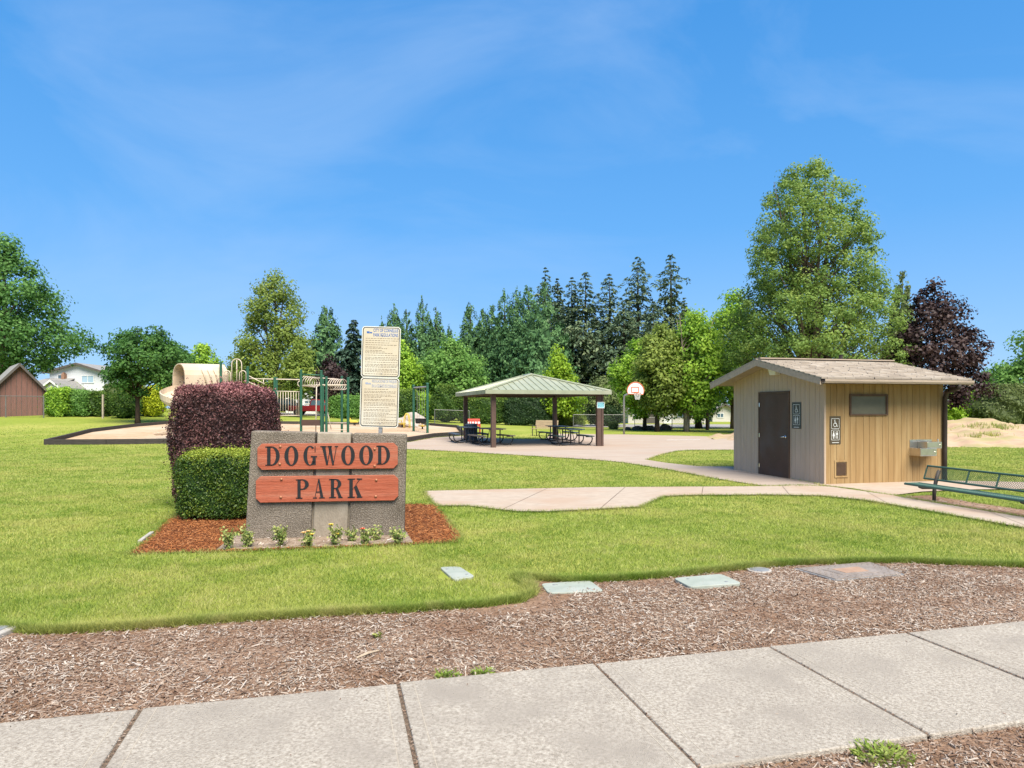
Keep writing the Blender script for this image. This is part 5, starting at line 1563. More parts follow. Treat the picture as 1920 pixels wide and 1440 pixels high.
# blue notice on the right post
ns = MB().prism(rrect(.36, .28, .03), lambda x, z: (x, 0, z), lambda x, z: (x, -.008, z)).build("notice_sign", M_white, shel, loc=(SWd + .06, -.115, 1.84))
ns["label"] = "small light blue notice on the right front post"
M_cyan = pmat("notice_blue", (0.22, 0.52, 0.60), (0.28, 0.58, 0.64), scale=12, rough=.5)
MB().prism(rrect(.31, .23, .02), lambda x, z: (x, -.008, z), lambda x, z: (x, -.010, z)).build("face", M_cyan, ns)
mb = MB()
for i in range(5): mb.tube([(-.12 + i * .055, -.011, -.06 + .05 * (i % 2)), (-.09 + i * .055, -.011, .02 - .03 * (i % 3))], .008, 4)
mb.tube([(.10, -.011, .07), (.13, -.011, .10), (.12, -.011, .05)], .012, 5)
mb.build("drawing", pmat("notice_teal", (0.05, 0.22, 0.28), (0.06, 0.2, 0.25), scale=9, rough=.5), ns)

# ------------------------------------------------------------------ picnic tables, benches, bin
M_tabblue = pmat("blue_grey_plank", (0.075, 0.10, 0.13), (0.055, 0.075, 0.10), scale=5, rough=.6, stretch=(.5, 4, 4))
M_tabbrown = pmat("grey_brown_plank", (0.20, 0.165, 0.135), (0.14, 0.115, 0.095), scale=5, rough=.75, stretch=(.5, 4, 4))
M_tabgreen = pmat("dark_teal_plank", (0.05, 0.085, 0.085), (0.04, 0.065, 0.068), scale=5, rough=.6, stretch=(.5, 4, 4))
M_frm = pmat("black_pipe_frame", (0.022, 0.022, 0.024), (0.03, 0.03, 0.032), scale=8, rough=.5)
def table(label, px, py, rz, m, L=1.85):
    b = G(px, py); r = thing("picnic_table", label, "picnic table", b, rz, "picnic tables under the shelter")
    for i in range(4):
        MB().box((0, -.285 + i * .19, .755), (L, .18, .045)).build("top_plank", m, r, bev=.006)
    for s in (-1, 1):
        for k in (0, 1):
            MB().box((0, s * (.62 + .14 * k), .445), (L, .13, .045)).build("seat_plank", m, r, bev=.006)
    for sx in (-1, 1):
        x = sx * L * .33
        fr = MB()
        half = [(.80, .42), (.83, .33), (.80, .20), (.70, .09), (.55, .045), (.38, .06), (.2, .10), (0, .115)]
        pts = [(x, y, z) for y, z in half] + [(x, -y, z) for y, z in half[-2::-1]]
        fr.tube(pts, .028, 8)
        for s in (-1, 1):
            fr.tube([(x, s * .20, .10), (x, s * .20, .735)], .028, 8)
            fr.tube([(x, s * .80, .41), (x, s * .52, .41)], .022, 6)
            fr.tube([(x, s * .70, .09), (x, s * .74, .0)], .02, 6)
        fr.tube([(x, -.34, .725), (x, .34, .725)], .022, 6)
        fr.tube([(x, 0, .115), (x * .3, 0, .72)], .016, 6)
        fr.build("frame", M_frm, r, smooth=True)
    return r
T90 = SA + PI / 2
table("blue grey picnic table at the left back post", 878, 830, T90, M_tabblue)
table("weathered brown picnic table behind the left front post", 921, 834.5, T90 + .12, M_tabbrown)
table("dark teal picnic table nearest the right front post", 1070, 835, T90 - .04, M_tabgreen)
table("dark picnic table behind the teal one", 1046, 826.5, T90, M_tabblue)
M_tanwood = pmat("tan_bench_wood", (0.42, 0.32, 0.19), (0.34, 0.25, 0.15), scale=5, rough=.7, stretch=(.5, 4, 4))
M_redwood = pmat("red_bench_paint", (0.50, 0.065, 0.045), (0.42, 0.055, 0.04), scale=5, rough=.6)
def park_bench(label, px, py, rz, m, mf, letters=False, L=1.5):
    b = G(px, py); r = thing("park_bench", label, "bench", b, rz)
    for i in range(4): MB().box((0, -.22 + i * .12, .44), (L, .10, .035)).build("seat_slat", m, r)
    for i in range(4):
        o = MB().box((0, .235 + i * .028, .54 + i * .115), (L, .03, .10), rx=-.22).build("back_slat", m, r)
    for s in (-1, 1):
        MB().tube([(s * L * .46, -.24, 0), (s * L * .46, -.24, .42), (s * L * .46, -.24, .62), (s * L * .46, .2, .62)], .025, 6).tube([(s * L * .46, .30, 0), (s * L * .46, .20, .42), (s * L * .46, .36, .93)], .025, 6).tube([(s * L * .46, -.24, .42), (s * L * .46, .2, .42)], .022, 6).build("end_frame", mf, r)
    if letters:
        mb = MB(); x = -.5
        for w in (.12, .1, .08, .09, .1, .14): mb.box((x + w / 2, .255, .70), (w, .012, .11), rx=-.22); x += w + .07
        mb.build("white_lettering", M_white, r)
    return r
park_bench("tan slatted park bench on the grass behind the shelter", 1021, 818, -.55, M_tanwood, M_frm)
park_bench("red park bench with white lettering on its back", 886, 814.5, .15, M_redwood, M_redwood, True, L=.95)
tb = G(884, 830)
bin_ = thing("trash_bin", "blue grey slatted trash bin beside the left back post", "bin", tb)
MB().lathe([(.24, 0), (.26, .05), (.26, .84), (.22, .84)], seg=16).build("liner", pmat("bin_liner", (0.04, 0.05, 0.07), (0.03, 0.04, 0.055), scale=5, rough=.6), bin_)
for i in range(16):
    a = 6.283 * i / 16
    MB().box((math.cos(a) * .275, math.sin(a) * .275, .43), (.02, .075, .8), rz=a).build("slat", M_tabblue, bin_)
MB().lathe([(.31, .84), (.31, .89), (.16, .93), (.15, .91)], seg=16).build("lid_ring", M_tabblue, bin_)

# ------------------------------------------------------------------ basketball hoop
bb = G(1170, 815); kb = F / bb.y
hoop = thing("basketball_hoop", "basketball hoop with fan shaped white backboard on a grey pole", "basketball hoop", bb)
zc = lambda py: EYE - (py - HOR) / kb - bb.z
X = lambda px: (px - 1170) / kb
MB().tube([(0, 0, -.1), (0, 0, zc(752)), (.02, -.03, zc(742)), (X(1180), -.35, zc(737))], .065, 10).tube([(X(1180), -.35, zc(737)), (X(1188), -.62, zc(735))], .05, 8).build("pole", M_galv, hoop, smooth=True)
fan = [(X(1172.5), zc(734)), (X(1174), zc(739)), (X(1202), zc(740)), (X(1203.5), zc(734))] + [(X(1188) + X(1170 + 15.6) * math.cos(a), zc(734) + (zc(717.5) - zc(734)) * math.sin(a)) for a in [PI * i / 12 for i in range(13)]]
bd = MB().prism(fan, lambda x, z: (x, -.66, z), lambda x, z: (x, -.70, z)).build("backboard", M_white, hoop)
M_orange = pmat("hoop_orange", (0.60, 0.14, 0.06), (0.52, 0.11, 0.05), scale=8, rough=.5)
edge = [(x, -.70, z) for x, z in fan] ; edge.append(edge[0])
MB().tube(edge, .028, 5).build("edge_band", M_orange, bd)
sqx0, sqx1, sz0, sz1 = X(1180.5), X(1193.5), zc(736), zc(726.5)
mb = MB()
for a, b, c_, d_ in ((sqx0, sqx1, sz1 - .025, sz1 + .025), (sqx0, sqx1, sz0 - .025, sz0 + .025), (sqx0 - .025, sqx0 + .025, sz0, sz1), (sqx1 - .025, sqx1 + .025, sz0, sz1)):
    mb.b2((a, -.712, c_), (b, -.701, d_))
mb.build("target_square", M_orange, bd)
rz_ = zc(737.5); rxc = X(1190)
MB().tube([(rxc + .23 * math.cos(6.283 * i / 16), -.98 + .23 * math.sin(6.283 * i / 16), rz_) for i in range(17)], .018, 6).tube([(rxc, -.70, rz_), (rxc, -.76, rz_)], .04, 6).build("rim", M_orange, hoop)
mb = MB()
for i in range(12):
    a, b = 6.283 * i / 12, 6.283 * (i + 1) / 12
    for s in (0, 1):
        p, q = (a, b) if s else (b, a)
        mb.tube([(rxc + .23 * math.cos(p), -.98 + .23 * math.sin(p), rz_), (rxc + .17 * math.cos(q), -.98 + .17 * math.sin(q), rz_ - .22), (rxc + .13 * math.cos(p), -.98 + .13 * math.sin(p), rz_ - .42)], .007, 4, cap=False)
mb.build("net", M_white, hoop)
# painted court line
l0, l1 = G(1250, 826), G(1312, 825)
ln_ = MB().box(((l0.x + l1.x) / 2, (l0.y + l1.y) / 2, .030), ((l1 - l0).length, .09, .006), rz=math.atan2(l1.y - l0.y, l1.x - l0.x)).build("court_line", M_white)
tag(ln_, "faded white painted line on the court", "marking", None, "structure")

# ------------------------------------------------------------------ dirt mound
M_dirt = pmat("bare_dirt", (0.44, 0.32, 0.22), (0.33, 0.225, 0.15), scale=1.2, rough=.95, bump=1.0, bscale=4, spec=.1, world_co=True, c3=(0.30, 0.27, 0.12), scale3=.8, stretch=(.5, 1.4, 1.6))
def mound():
    nx, ny = 150, 56
    x = np.linspace(11.0, 44, nx); y = np.linspace(28.5, 50, ny)
    Xg, Yg = np.meshgrid(x, y)
    u = (Xg - 25.5) / 15.0; v = (Yg - 38.5) / 9.5
    r = np.clip(1 - np.sqrt(u ** 2 + v ** 2), 0, 1)
    z = 1.08 * (r ** .9) * (1 + .12 * np.sin(Xg * .7 + Yg * .4) + .08 * np.sin(Xg * 1.9 - Yg * 1.1)) - .04 + (.05 * np.sin(Xg * 3.1 + Yg) * np.sin(Yg * 2.7) + .04 * np.sin(Xg * 5.3 - Yg * 1.7) + NR.normal(0, .02, Xg.shape)) * (r > .02)
    vv = np.stack([Xg, Yg, z], -1).reshape(-1, 3); i = np.arange(nx * ny).reshape(ny, nx)
    f = np.stack([i[:-1, :-1], i[:-1, 1:], i[1:, 1:], i[1:, :-1]], -1).reshape(-1, 4)
    o = link("dirt_mound", np_mesh("dirt_mound", vv, f, smooth=True), M_dirt); tag(o, "long bare dirt mound behind the restroom building", "mound", None, "structure")
mound()
def tussocks():
    n = 2600
    c = NR.integers(0, 26, n); cx = NR.uniform(15, 38, 26); cy = NR.uniform(31.5, 39, 26)
    x = cx[c] + NR.normal(0, .35, n); y = cy[c] + NR.normal(0, .18, n)
    u = (x - 25.5) / 15.0; v = (y - 38.5) / 9.5; r = np.clip(1 - np.sqrt(u ** 2 + v ** 2), 0, 1)
    z = 1.08 * r ** .9 * (1 + .12 * np.sin(x * .7 + y * .4) + .08 * np.sin(x * 1.9 - y * 1.1)) - .1
    h = NR.uniform(.1, .3, n); w = NR.uniform(.015, .03, n); a = NR.random(n) * 6.28; l = NR.normal(0, .35, (n, 2)) * h[:, None]
    vv = np.stack([np.stack([x - np.cos(a) * w, y - np.sin(a) * w, z], 1), np.stack([x + np.cos(a) * w, y + np.sin(a) * w, z], 1), np.stack([x + l[:, 0], y + l[:, 1], z + h], 1)], 1).reshape(-1, 3)
    o = link("mound_grass", np_mesh("mound_grass", vv, np.arange(n * 3).reshape(n, 3), NR.random(n)), M_grass); tag(o, "sparse grass tufts on the dirt mound", "grass", None, "stuff")
tussocks()

# ------------------------------------------------------------------ houses, shed, fences, vehicles behind the park
M_wsid = pmat("white_house_siding", (0.62, 0.63, 0.64), (0.56, 0.57, 0.58), scale=2, rough=.7, stretch=(.3, .3, 6))
M_groof = pmat("grey_shingle_roof", (0.26, 0.25, 0.235), (0.20, 0.19, 0.18), scale=3, rough=.9)
M_wtrim = pmat("white_trim", (0.70, 0.70, 0.68), (0.64, 0.64, 0.62), scale=3, rough=.6)
M_dtrim = pmat("dark_trim", (0.10, 0.085, 0.075), (0.08, 0.07, 0.06), scale=3, rough=.7)
M_glass = pmat("window_glass", (0.10, 0.16, 0.20), (0.07, 0.11, 0.14), scale=1, rough=.08, spec=.6)
M_glassb = pmat("bright_window_glass", (0.36, 0.48, 0.56), (0.30, 0.42, 0.50), scale=1, rough=.1, spec=.6)
M_shed = pmat("red_brown_boards", (0.21, 0.105, 0.085), (0.15, 0.075, 0.06), scale=4, rough=.9, stretch=(5, 5, .4))
M_roofbrn = pmat("brown_tile_roof", (0.30, 0.19, 0.15), (0.24, 0.15, 0.115), scale=2, rough=.9, stretch=(1, 1, 4))
M_tansid = pmat("pale_house_siding", (0.55, 0.52, 0.47), (0.48, 0.45, 0.40), scale=2, rough=.8)
M_brick = pmat("chimney_brick", (0.30, 0.17, 0.11), (0.22, 0.12, 0.08), scale=10, rough=.9)
def hwin(root, parent_wall, x0, x1, z0, z1, y, glass=M_glass, trim=M_wtrim, mull=1):
    t = .07; w = MB()
    for (a, b, c, d) in ((x0 - t, x1 + t, z1, z1 + t), (x0 - t, x1 + t, z0 - t, z0), (x0 - t, x0, z0, z1), (x1, x1 + t, z0, z1)):
        w.b2((a, y - .07, c), (b, y - .005, d))
    for k in range(mull):
        xm = x0 + (x1 - x0) * (k + 1) / (mull + 1); w.b2((xm - .03, y - .06, z0), (xm + .03, y - .005, z1))
    wo = w.build("window", trim, root)
    MB().b2((x0, y - .03, z0), (x1, y - .02, z1)).build("pane", glass, wo)
def gable_front(root, x0, x1, y0, y1, zb, ze, zr, wall, roofm, xr=None, ov=.4, trim=M_dtrim):
    """block whose gable faces the viewer"""
    xr = (x0 + x1) / 2 if xr is None else xr
    MB().prism([(x0, zb), (x1, zb), (x1, ze), (xr, zr), (x0, ze)], lambda x, z: (x, y0, z), lambda x, z: (x, y1, z)).build("wall", wall, root)
    sl, sr = (zr - ze) / (xr - x0), (zr - ze) / (x1 - xr)
    for (a, za, b, zb_) in ((x0 - ov, ze - sl * ov, xr, zr), (xr, zr, x1 + ov, ze - sr * ov)):
        MB().hexa([(a, y0 - ov, za + .02), (b, y0 - ov, zb_ + .02), (b, y1 + ov, zb_ + .02), (a, y1 + ov, za + .02)], [(a, y0 - ov, za + .16), (b, y0 - ov, zb_ + .16), (b, y1 + ov, zb_ + .16), (a, y1 + ov, za + .16)]).build("roof", roofm, root)
        MB().hexa([(a, y0 - ov - .03, za - .06), (b, y0 - ov - .03, zb_ - .06), (b, y0 - ov - .002, zb_ - .06), (a, y0 - ov - .002, za - .06)], [(a, y0 - ov - .03, za + .17), (b, y0 - ov - .03, zb_ + .17), (b, y0 - ov - .002, zb_ + .17), (a, y0 - ov - .002, za + .17)]).build("barge_board", trim, root)
def eave_front(root, x0, x1, y0, y1, zb, ze, zr, wall, roofm, ov=.5):
    ym_ = (y0 + y1) / 2
    MB().prism([(y0, zb), (y1, zb), (y1, ze), (ym_, zr), (y0, ze)], lambda y, z: (x0, y, z), lambda y, z: (x1, y, z)).build("wall", wall, root)
    s = (zr - ze) / (ym_ - y0)
    for (a, za, b, zb_) in ((y0 - ov, ze - s * ov, ym_, zr), (ym_, zr, y1 + ov, ze - s * ov)):
        MB().hexa([(x0 - ov, a, za + .02), (x1 + ov, a, za + .02), (x1 + ov, b, zb_ + .02), (x0 - ov, b, zb_ + .02)], [(x0 - ov, a, za + .15), (x1 + ov, a, za + .15), (x1 + ov, b, zb_ + .15), (x0 - ov, b, zb_ + .15)]).build("roof", roofm, root)
def hx(px, d, o): return (px - 960) / F * d - o.x
def hz(py, d, o): return EYE + (HOR - py) / F * d - o.z
# brown shed at the far left: gable end turned towards the lawn
d = 49; o_ = ground_at(36, d); shed = thing("shed", "red brown board shed with grey roof at the left edge", "shed", o_, math.radians(42))
gw = 1.52; ez_, rz__ = hz(731, d, o_), hz(685, d, o_)
gable_front(shed, -gw, gw, 0, 5, -.3, ez_, rz__, M_shed, M_groof, ov=.35)
x = -gw + .1
while x < gw - .05:
    MB().b2((x, -.02, -.1), (x + .02, -.001, ez_ + (rz__ - ez_) * (1 - abs(x) / gw) - .05)).build("batten", M_dtrim, shed); x += .31
# white two-storey house
d = 78; o_ = ground_at(140, d); hs = thing("house", "white two storey house with grey roof behind the left hedge", "house", o_)
gable_front(hs, hx(93, d, o_), hx(195, d, o_), 0, 9, -.4, hz(698, d, o_), hz(683, d, o_), M_wsid, M_groof, xr=hx(147, d, o_), ov=.5)
hwin(hs, None, hx(154, d, o_), hx(175.5, d, o_), hz(717, d, o_), hz(705, d, o_), 0, M_glassb)
hwin(hs, None, hx(109.5, d, o_), hx(116, d, o_), hz(712, d, o_), hz(703.5, d, o_), 0, M_glass, mull=0)
ch = MB().b2((hx(120, d, o_), -.5, 0), (hx(125.5, d, o_), -.02, hz(701, d, o_))).build("chimney", M_brick, hs)
MB().b2((hx(121.5, d, o_), -.42, hz(701, d, o_)), (hx(124, d, o_), -.12, hz(698.5, d, o_))).build("chimney_pot", M_brick, ch)
MB().hexa([(hx(76, d, o_), -3.4, hz(724, d, o_)), (hx(152, d, o_), -3.4, hz(724, d, o_)), (hx(140, d, o_), -.02, hz(711, d, o_)), (hx(88, d, o_), -.02, hz(711, d, o_))],
          [(hx(76, d, o_), -3.4, hz(723, d, o_)), (hx(152, d, o_), -3.4, hz(723, d, o_)), (hx(140, d, o_), -.02, hz(709.5, d, o_)), (hx(88, d, o_), -.02, hz(709.5, d, o_))]).build("porch_roof", M_groof, hs)
MB().b2((hx(80, d, o_), -3.0, -.3), (hx(128, d, o_), -.05, hz(725, d, o_))).build("porch_wall", M_dtrim, hs)
gable_front(hs, hx(130, d, o_), hx(157, d, o_), -4.2, -.1, -.3, hz(728, d, o_), hz(717.5, d, o_), M_wsid, M_groof, ov=.3, trim=M_wtrim)
# low brown roofed house behind the playground
d = 92; o_ = ground_at(610, d); hs = thing("house", "long low house with brown roof behind the overhead ladders", "house", o_)
eave_front(hs, hx(560, d, o_), hx(700, d, o_), 0, 10, -.4, hz(752, d, o_), hz(722, d, o_), M_tansid, M_roofbrn)
hwin(hs, None, hx(640, d, o_), hx(655, d, o_), hz(772, d, o_), hz(758, d, o_), 0)
# white garage in front of it
d = 80; o_ = ground_at(565, d); hs = thing("garage", "white gabled garage behind the red pickup", "garage", o_)
gable_front(hs, hx(535, d, o_), hx(592, d, o_), 0, 7, -.4, hz(749, d, o_), hz(737, d, o_), M_wtrim, M_wsid, xr=hx(566, d, o_), ov=.3, trim=M_wtrim)
hwin(hs, None, hx(572, d, o_), hx(586, d, o_), hz(756, d, o_), hz(752, d, o_), 0)
MB().b2((hx(548, d, o_), -.04, -.2), (hx(566, d, o_), -.005, hz(758, d, o_))).build("garage_door", M_wsid, hs)
# pale house on the right across the street
d = 78; o_ = ground_at(1250, d); hs = thing("house", "pale single storey house with carport behind the round trees", "house", o_)
eave_front(hs, hx(1178, d, o_), hx(1325, d, o_), 0, 9, -.3, hz(768, d, o_), hz(750, d, o_), M_tansid, M_groof)
MB().b2((hx(1212, d, o_), -.06, -.1), (hx(1230, d, o_), -.005, hz(773, d, o_))).build("garage_door", M_dtrim, hs)
MB().b2((hx(1245, d, o_), -.06, -.1), (hx(1259, d, o_), -.005, hz(772, d, o_))).build("door", M_wtrim, hs)
hwin(hs, None, hx(1189, d, o_), hx(1192, d, o_), hz(783, d, o_), hz(772, d, o_), 0, mull=0)
hwin(hs, None, hx(1270, d, o_), hx(1284, d, o_), hz(782, d, o_), hz(773, d, o_), 0)
d = 88; o_ = ground_at(1358, d); hs = thing("house", "small white gabled house seen between the trees and the restroom", "house", o_)
gable_front(hs, hx(1336, d, o_), hx(1380, d, o_), 0, 8, -.3, hz(774, d, o_) + .2, hz(764, d, o_) + .4, M_tansid, M_groof, ov=.5)
hwin(hs, None, hx(1345, d, o_), hx(1356, d, o_), hz(782, d, o_), hz(775.5, d, o_), 0)
d = 95; o_ = ground_at(1823, d); hs = thing("house", "house roof peeking over the yellow green shrubs at right", "house", o_)
gable_front(hs, hx(1806, d, o_), hx(1832, d, o_), 0, 7, -.3, hz(757, d, o_), hz(750.5, d, o_), M_tansid, M_groof, ov=.4, trim=M_wtrim)

# vehicles
def car(name, label, px, d, L, rz, paint, kind):
    b = ground_at(px, d); r = thing(name, label, "truck" if kind == "pickup" else "car", b, rz)
    if kind == "pickup":
        side = [(-L / 2, .45), (L / 2, .45), (L / 2, .95), (L * .28, 1.02), (L * .16, 1.62), (-L * .06, 1.66), (-L * .10, 1.0), (-L / 2, 1.0)]
        glass = [(L * .24, 1.06), (L * .15, 1.55), (-L * .045, 1.58), (-L * .07, 1.06)]
    else:
        side = [(-L / 2, .40), (L / 2, .40), (L / 2, .90), (L * .26, 1.0), (L * .14, 1.58), (-L * .40, 1.62), (-L * .48, 1.05)]
        glass = [(L * .22, 1.02), (L * .12, 1.50), (-L * .37, 1.53), (-L * .43, 1.05)]
    body = MB().prism(side, lambda x, z: (x, -.88, z), lambda x, z: (x, .88, z)).build("body", paint, r, bev=.06)
    for yy in (-.885, .885): MB().prism(glass, lambda x, z: (x, yy - .004, z), lambda x, z: (x, yy + .004, z)).build("side_window", M_glass, body)
    for xx in (-L * .31, L * .31):
        for yy in (-.80, .80):
            wh = MB().tube([(xx, yy - .12, .36), (xx, yy + .12, .36)], .36, 16).build("wheel", M_rub, r)
            MB().tube([(xx, yy - .125, .36), (xx, yy + .125, .36)], .20, 12).build("rim", M_galv, wh)
    for yy in (-.6, .6): MB().box((-L / 2 - .005, yy, .82), (.03, .18, .16)).build("tail_light", pmat("tail_lamp", (0.4, 0.03, 0.02), (0.3, 0.02, 0.02), scale=5, rough=.3), r)
M_carred = pmat("dark_red_car_paint", (0.27, 0.012, 0.016), (0.23, 0.010, 0.013), scale=2, rough=.25, spec=.5)
M_carwht = pmat("white_car_paint", (0.66, 0.66, 0.66), (0.6, 0.6, 0.6), scale=2, rough=.25, spec=.5)
M_cardrk = pmat("charcoal_car_paint", (0.035, 0.037, 0.04), (0.03, 0.03, 0.034), scale=2, rough=.25, spec=.5)
car("pickup_truck", "dark red pickup parked before the white garage", 592, 69, 5.2, .1, M_carred, "pickup")
car("parked_car", "white parked car seen through the play barrier bars", 541, 74, 4.6, .2, M_carwht, "suv")
car("parked_car", "charcoal parked car left of the red pickup", 535, 69, 4.4, .05, M_cardrk, "suv")

# chain link fences
M_wire = pmat("fence_wire", (0.20, 0.20, 0.19), (0.15, 0.15, 0.145), scale=6, rough=.5, metallic=.5)
def chain_fence(label, a, b, h, step=3.0, pitch=.14):
    r = thing("chain_link_fence", label, "fence", a)
    d = b - a; L = Vector((d.x, d.y, 0)).length; u = Vector((d.x, d.y, 0)).normalized()
    zg = lambda s: float(terr(a.x + u.x * s, a.y + u.y * s)) - a.z
    n = max(1, round(L / step))
    for i in range(n + 1):
        s = L * i / n; MB().tube([(u.x * s, u.y * s, zg(s) - .1), (u.x * s, u.y * s, zg(s) + h + .04)], .035, 6).build("post", M_wire, r)
    MB().tube([(u.x * s, u.y * s, zg(s) + h) for s in np.linspace(0, L, n + 1)], .024, 6).build("top_rail", M_wire, r)
    mb = MB(); s = -h
    while s < L:
        for sg in (0, 1):
            p = [(s, 0), (s + h, h)] if sg else [(s + h, 0), (s, h)]
            q = []
            (sa, za), (sb, zb) = p
            for (lim, side) in ((0, 1), (L, -1)):
                if side * (sa - lim) < 0 and side * (sb - lim) < 0: q = None; break
                if side * (sa - lim) < 0: t = (lim - sa) / (sb - sa); sa, za = lim, za + t * (zb - za)
                if side * (sb - lim) < 0: t = (lim - sa) / (sb - sa); sb, zb = lim, za + t * (zb - za)
            if q is None: continue
            mb.tube([(u.x * sa, u.y * sa, zg(sa) + za + .03), (u.x * sb, u.y * sb, zg(sb) + zb + .03)], .0035, 3, cap=False)
        s += pitch
    mb.build("wire_mesh", M_wire, r)["kind"] = "stuff"
    return r
chain_fence("chain link fence in front of the brown shed", ground_at(-60, 47.5), ground_at(82, 47.5), 1.5)
chain_fence("chain link fence before the dark round shrub by the swing set", ground_at(815, 57.5), ground_at(880, 57.5), 1.15)
chain_fence("chain link fence between the shelter and the basketball pole", ground_at(1075, 60), ground_at(1172, 60), 1.15)
chain_fence("low wire fence along the street behind the round trees", ground_at(1190, 60.5), ground_at(1330, 60.5), .9)
wp = ground_at(193, 48.5)
fp = MB().box((0, 0, .8), (.10, .10, 1.8)).build("fence_post", pmat("pale_old_wood", (0.42, 0.36, 0.28), (0.34, 0.28, 0.21), scale=6, rough=.9), loc=wp); tag(fp, "pale wooden fence post between the left hedges", "post")
fp = ground_at(1326, 54)
o = MB().tube([(0, 0, -.2), (0, 0, 4.5), (.02, 0, 7.5)], [.13, .12, .10], 10).build("utility_pole", M_trunk_dark, loc=fp); tag(o, "dark wooden utility pole right of the round trees", "pole")
wa, wb = at(1765, 724, 70), at(2050, 708, 62)
pts = [wa.lerp(wb, i / 12) + Vector((0, 0, -.5 * math.sin(PI * i / 12))) - wa for i in range(13)]
o = MB().tube(pts, .02, 5).build("utility_wire", M_wire, loc=wa); tag(o, "overhead wire crossing the trees at the right edge", "wire")
for i, (px, py, s, lab) in enumerate(((1178, 803, .28, "leftmost of four dark boulders along the street lawn"), (1196, 802.5, .42, "second of four dark boulders along the street lawn"), (1217, 803, .46, "third of four dark boulders, beside the first round tree trunk"), (1249, 806, .55, "rightmost and largest of four dark boulders along the street lawn"))):
    b = ground_at(px, 54); boulder("boulder", lab, (b.x, b.y, b.z + s * .25), (s, s * .8, s * .62), M_trunk, 20 + i, 2, group="boulders along the street lawn", amp=.18)

# ------------------------------------------------------------------ hedges and shrubs behind the park
def bg_hedge(name, label, px0, px1, ytop, d, thick, lm, leaf=.16, n=3500, seed=1, p=4, rough=.10, cat="hedge", tv=.25):
    c = ground_at((px0 + px1) / 2, d); w = (px1 - px0) * d / F; h = EYE + (HOR - ytop) * d / F - c.z
    return hedge(name, label, (c.x, c.y + thick / 2, c.z - .05), (w, thick, h), LM[lm], leaf=leaf, n=n, seed=seed, p=p, rough=rough, cat=cat, top_var=tv)
bg_hedge("hedge", "leafy bright green hedge right of the brown shed", 79, 122, 728, 48.5, 1.6, "bright", .18, 3500, 31, 3.5)
bg_hedge("hedge", "green hedge in the middle of the left row", 116, 160, 731, 49, 1.6, "mid", .14, 3500, 32, 3.5)
bg_hedge("hedge", "olive green hedge just left of the pale fence post", 154, 192, 733, 49.5, 1.6, "hedge", .14, 3200, 33, 3.5)
bg_hedge("round_shrub", "round olive shrub just right of the pale fence post", 198, 243, 733, 48.5, 1.8, "hedge", .14, 3200, 34, 2.6, cat="shrub")
bg_hedge("round_shrub", "small green shrub behind the maple trunk", 226, 258, 735, 51, 1.4, "mid", .14, 2400, 35, 2.6, cat="shrub")
bg_hedge("round_shrub", "dark shrub left of the yellow bush", 252, 284, 738, 52, 1.4, "hedge", .14, 2200, 36, 2.6, cat="shrub")
bg_hedge("yellow_bush", "bright yellow bush right of the maple trunk", 264, 297, 723, 51, 1.3, "yellow", .15, 3200, 37, 2.8, cat="shrub")
bg_hedge("shrub", "olive shrub below the white house", 183, 252, 716, 58, 2.4, "olive", .20, 3200, 38, 2.4, rough=.16, cat="shrub")
bg_hedge("hedge", "tall green hedge right of the overhead ladders", 612, 685, 741, 61, 2.0, "mid", .16, 4800, 41, 4, .08)
bg_hedge("hedge", "long green hedge behind the play barrier", 500, 566, 716, 86, 2.5, "olive", .25, 3000, 42, 4, .1)
bg_hedge("hedge", "yellow topped hedge left of the swing set", 735, 780, 730, 61, 2.0, "hedge", .16, 3800, 43, 4, .08, tv=.5)
bg_hedge("hedge", "yellowish hedge behind the swing set", 768, 806, 737, 62, 2.0, "bright", .16, 3200, 44, 4, .10, tv=.4)
bg_hedge("round_shrub", "dark round evergreen shrub right of the swing set", 806, 863, 720, 60, 3.0, "hedge", .16, 4800, 45, 2.5, .10, cat="shrub")
bg_hedge("hedge", "green clipped hedge behind the left shelter posts", 860, 952, 744, 60.5, 2.0, "hedge", .15, 6500, 46, 6, .06, tv=.4)
bg_hedge("hedge", "dark clipped hedge behind the middle of the shelter", 945, 1031, 745, 60, 2.2, "hedgedark", .15, 6500, 47, 6, .06)
bg_hedge("shrub", "light green wild shrub right of the dark hedge", 1030, 1100, 772, 63, 2.5, "tulip", .18, 2600, 48, 2.4, .18, cat="shrub")
bg_hedge("shrub", "dark shrub below the grey olive tree", 1105, 1170, 755, 64, 2.5, "hedgedark", .18, 3200, 49, 2.6, .12, cat="shrub")
bg_hedge("round_shrub", "small pale round shrub near the basketball pole", 1143, 1160, 790, 56, .9, "olive", .10, 1200, 50, 2.4, .12, cat="shrub")
bg_hedge("shrub", "yellow green shrub just right of the restroom downspout", 1770, 1822, 752, 50, 3, "lime", .2, 3200, 51, 2.4, .14, cat="shrub")
bg_hedge("shrub", "tall yellow green shrub in front of the right edge trees", 1812, 1890, 735, 51, 3.5, "bright", .2, 4800, 52, 2.4, .14, cat="shrub")
bg_hedge("shrub", "dark green shrub at the foot of the right edge trees", 1862, 1990, 722, 49, 4, "olive", .2, 6000, 53, 2.6, .14, cat="shrub")

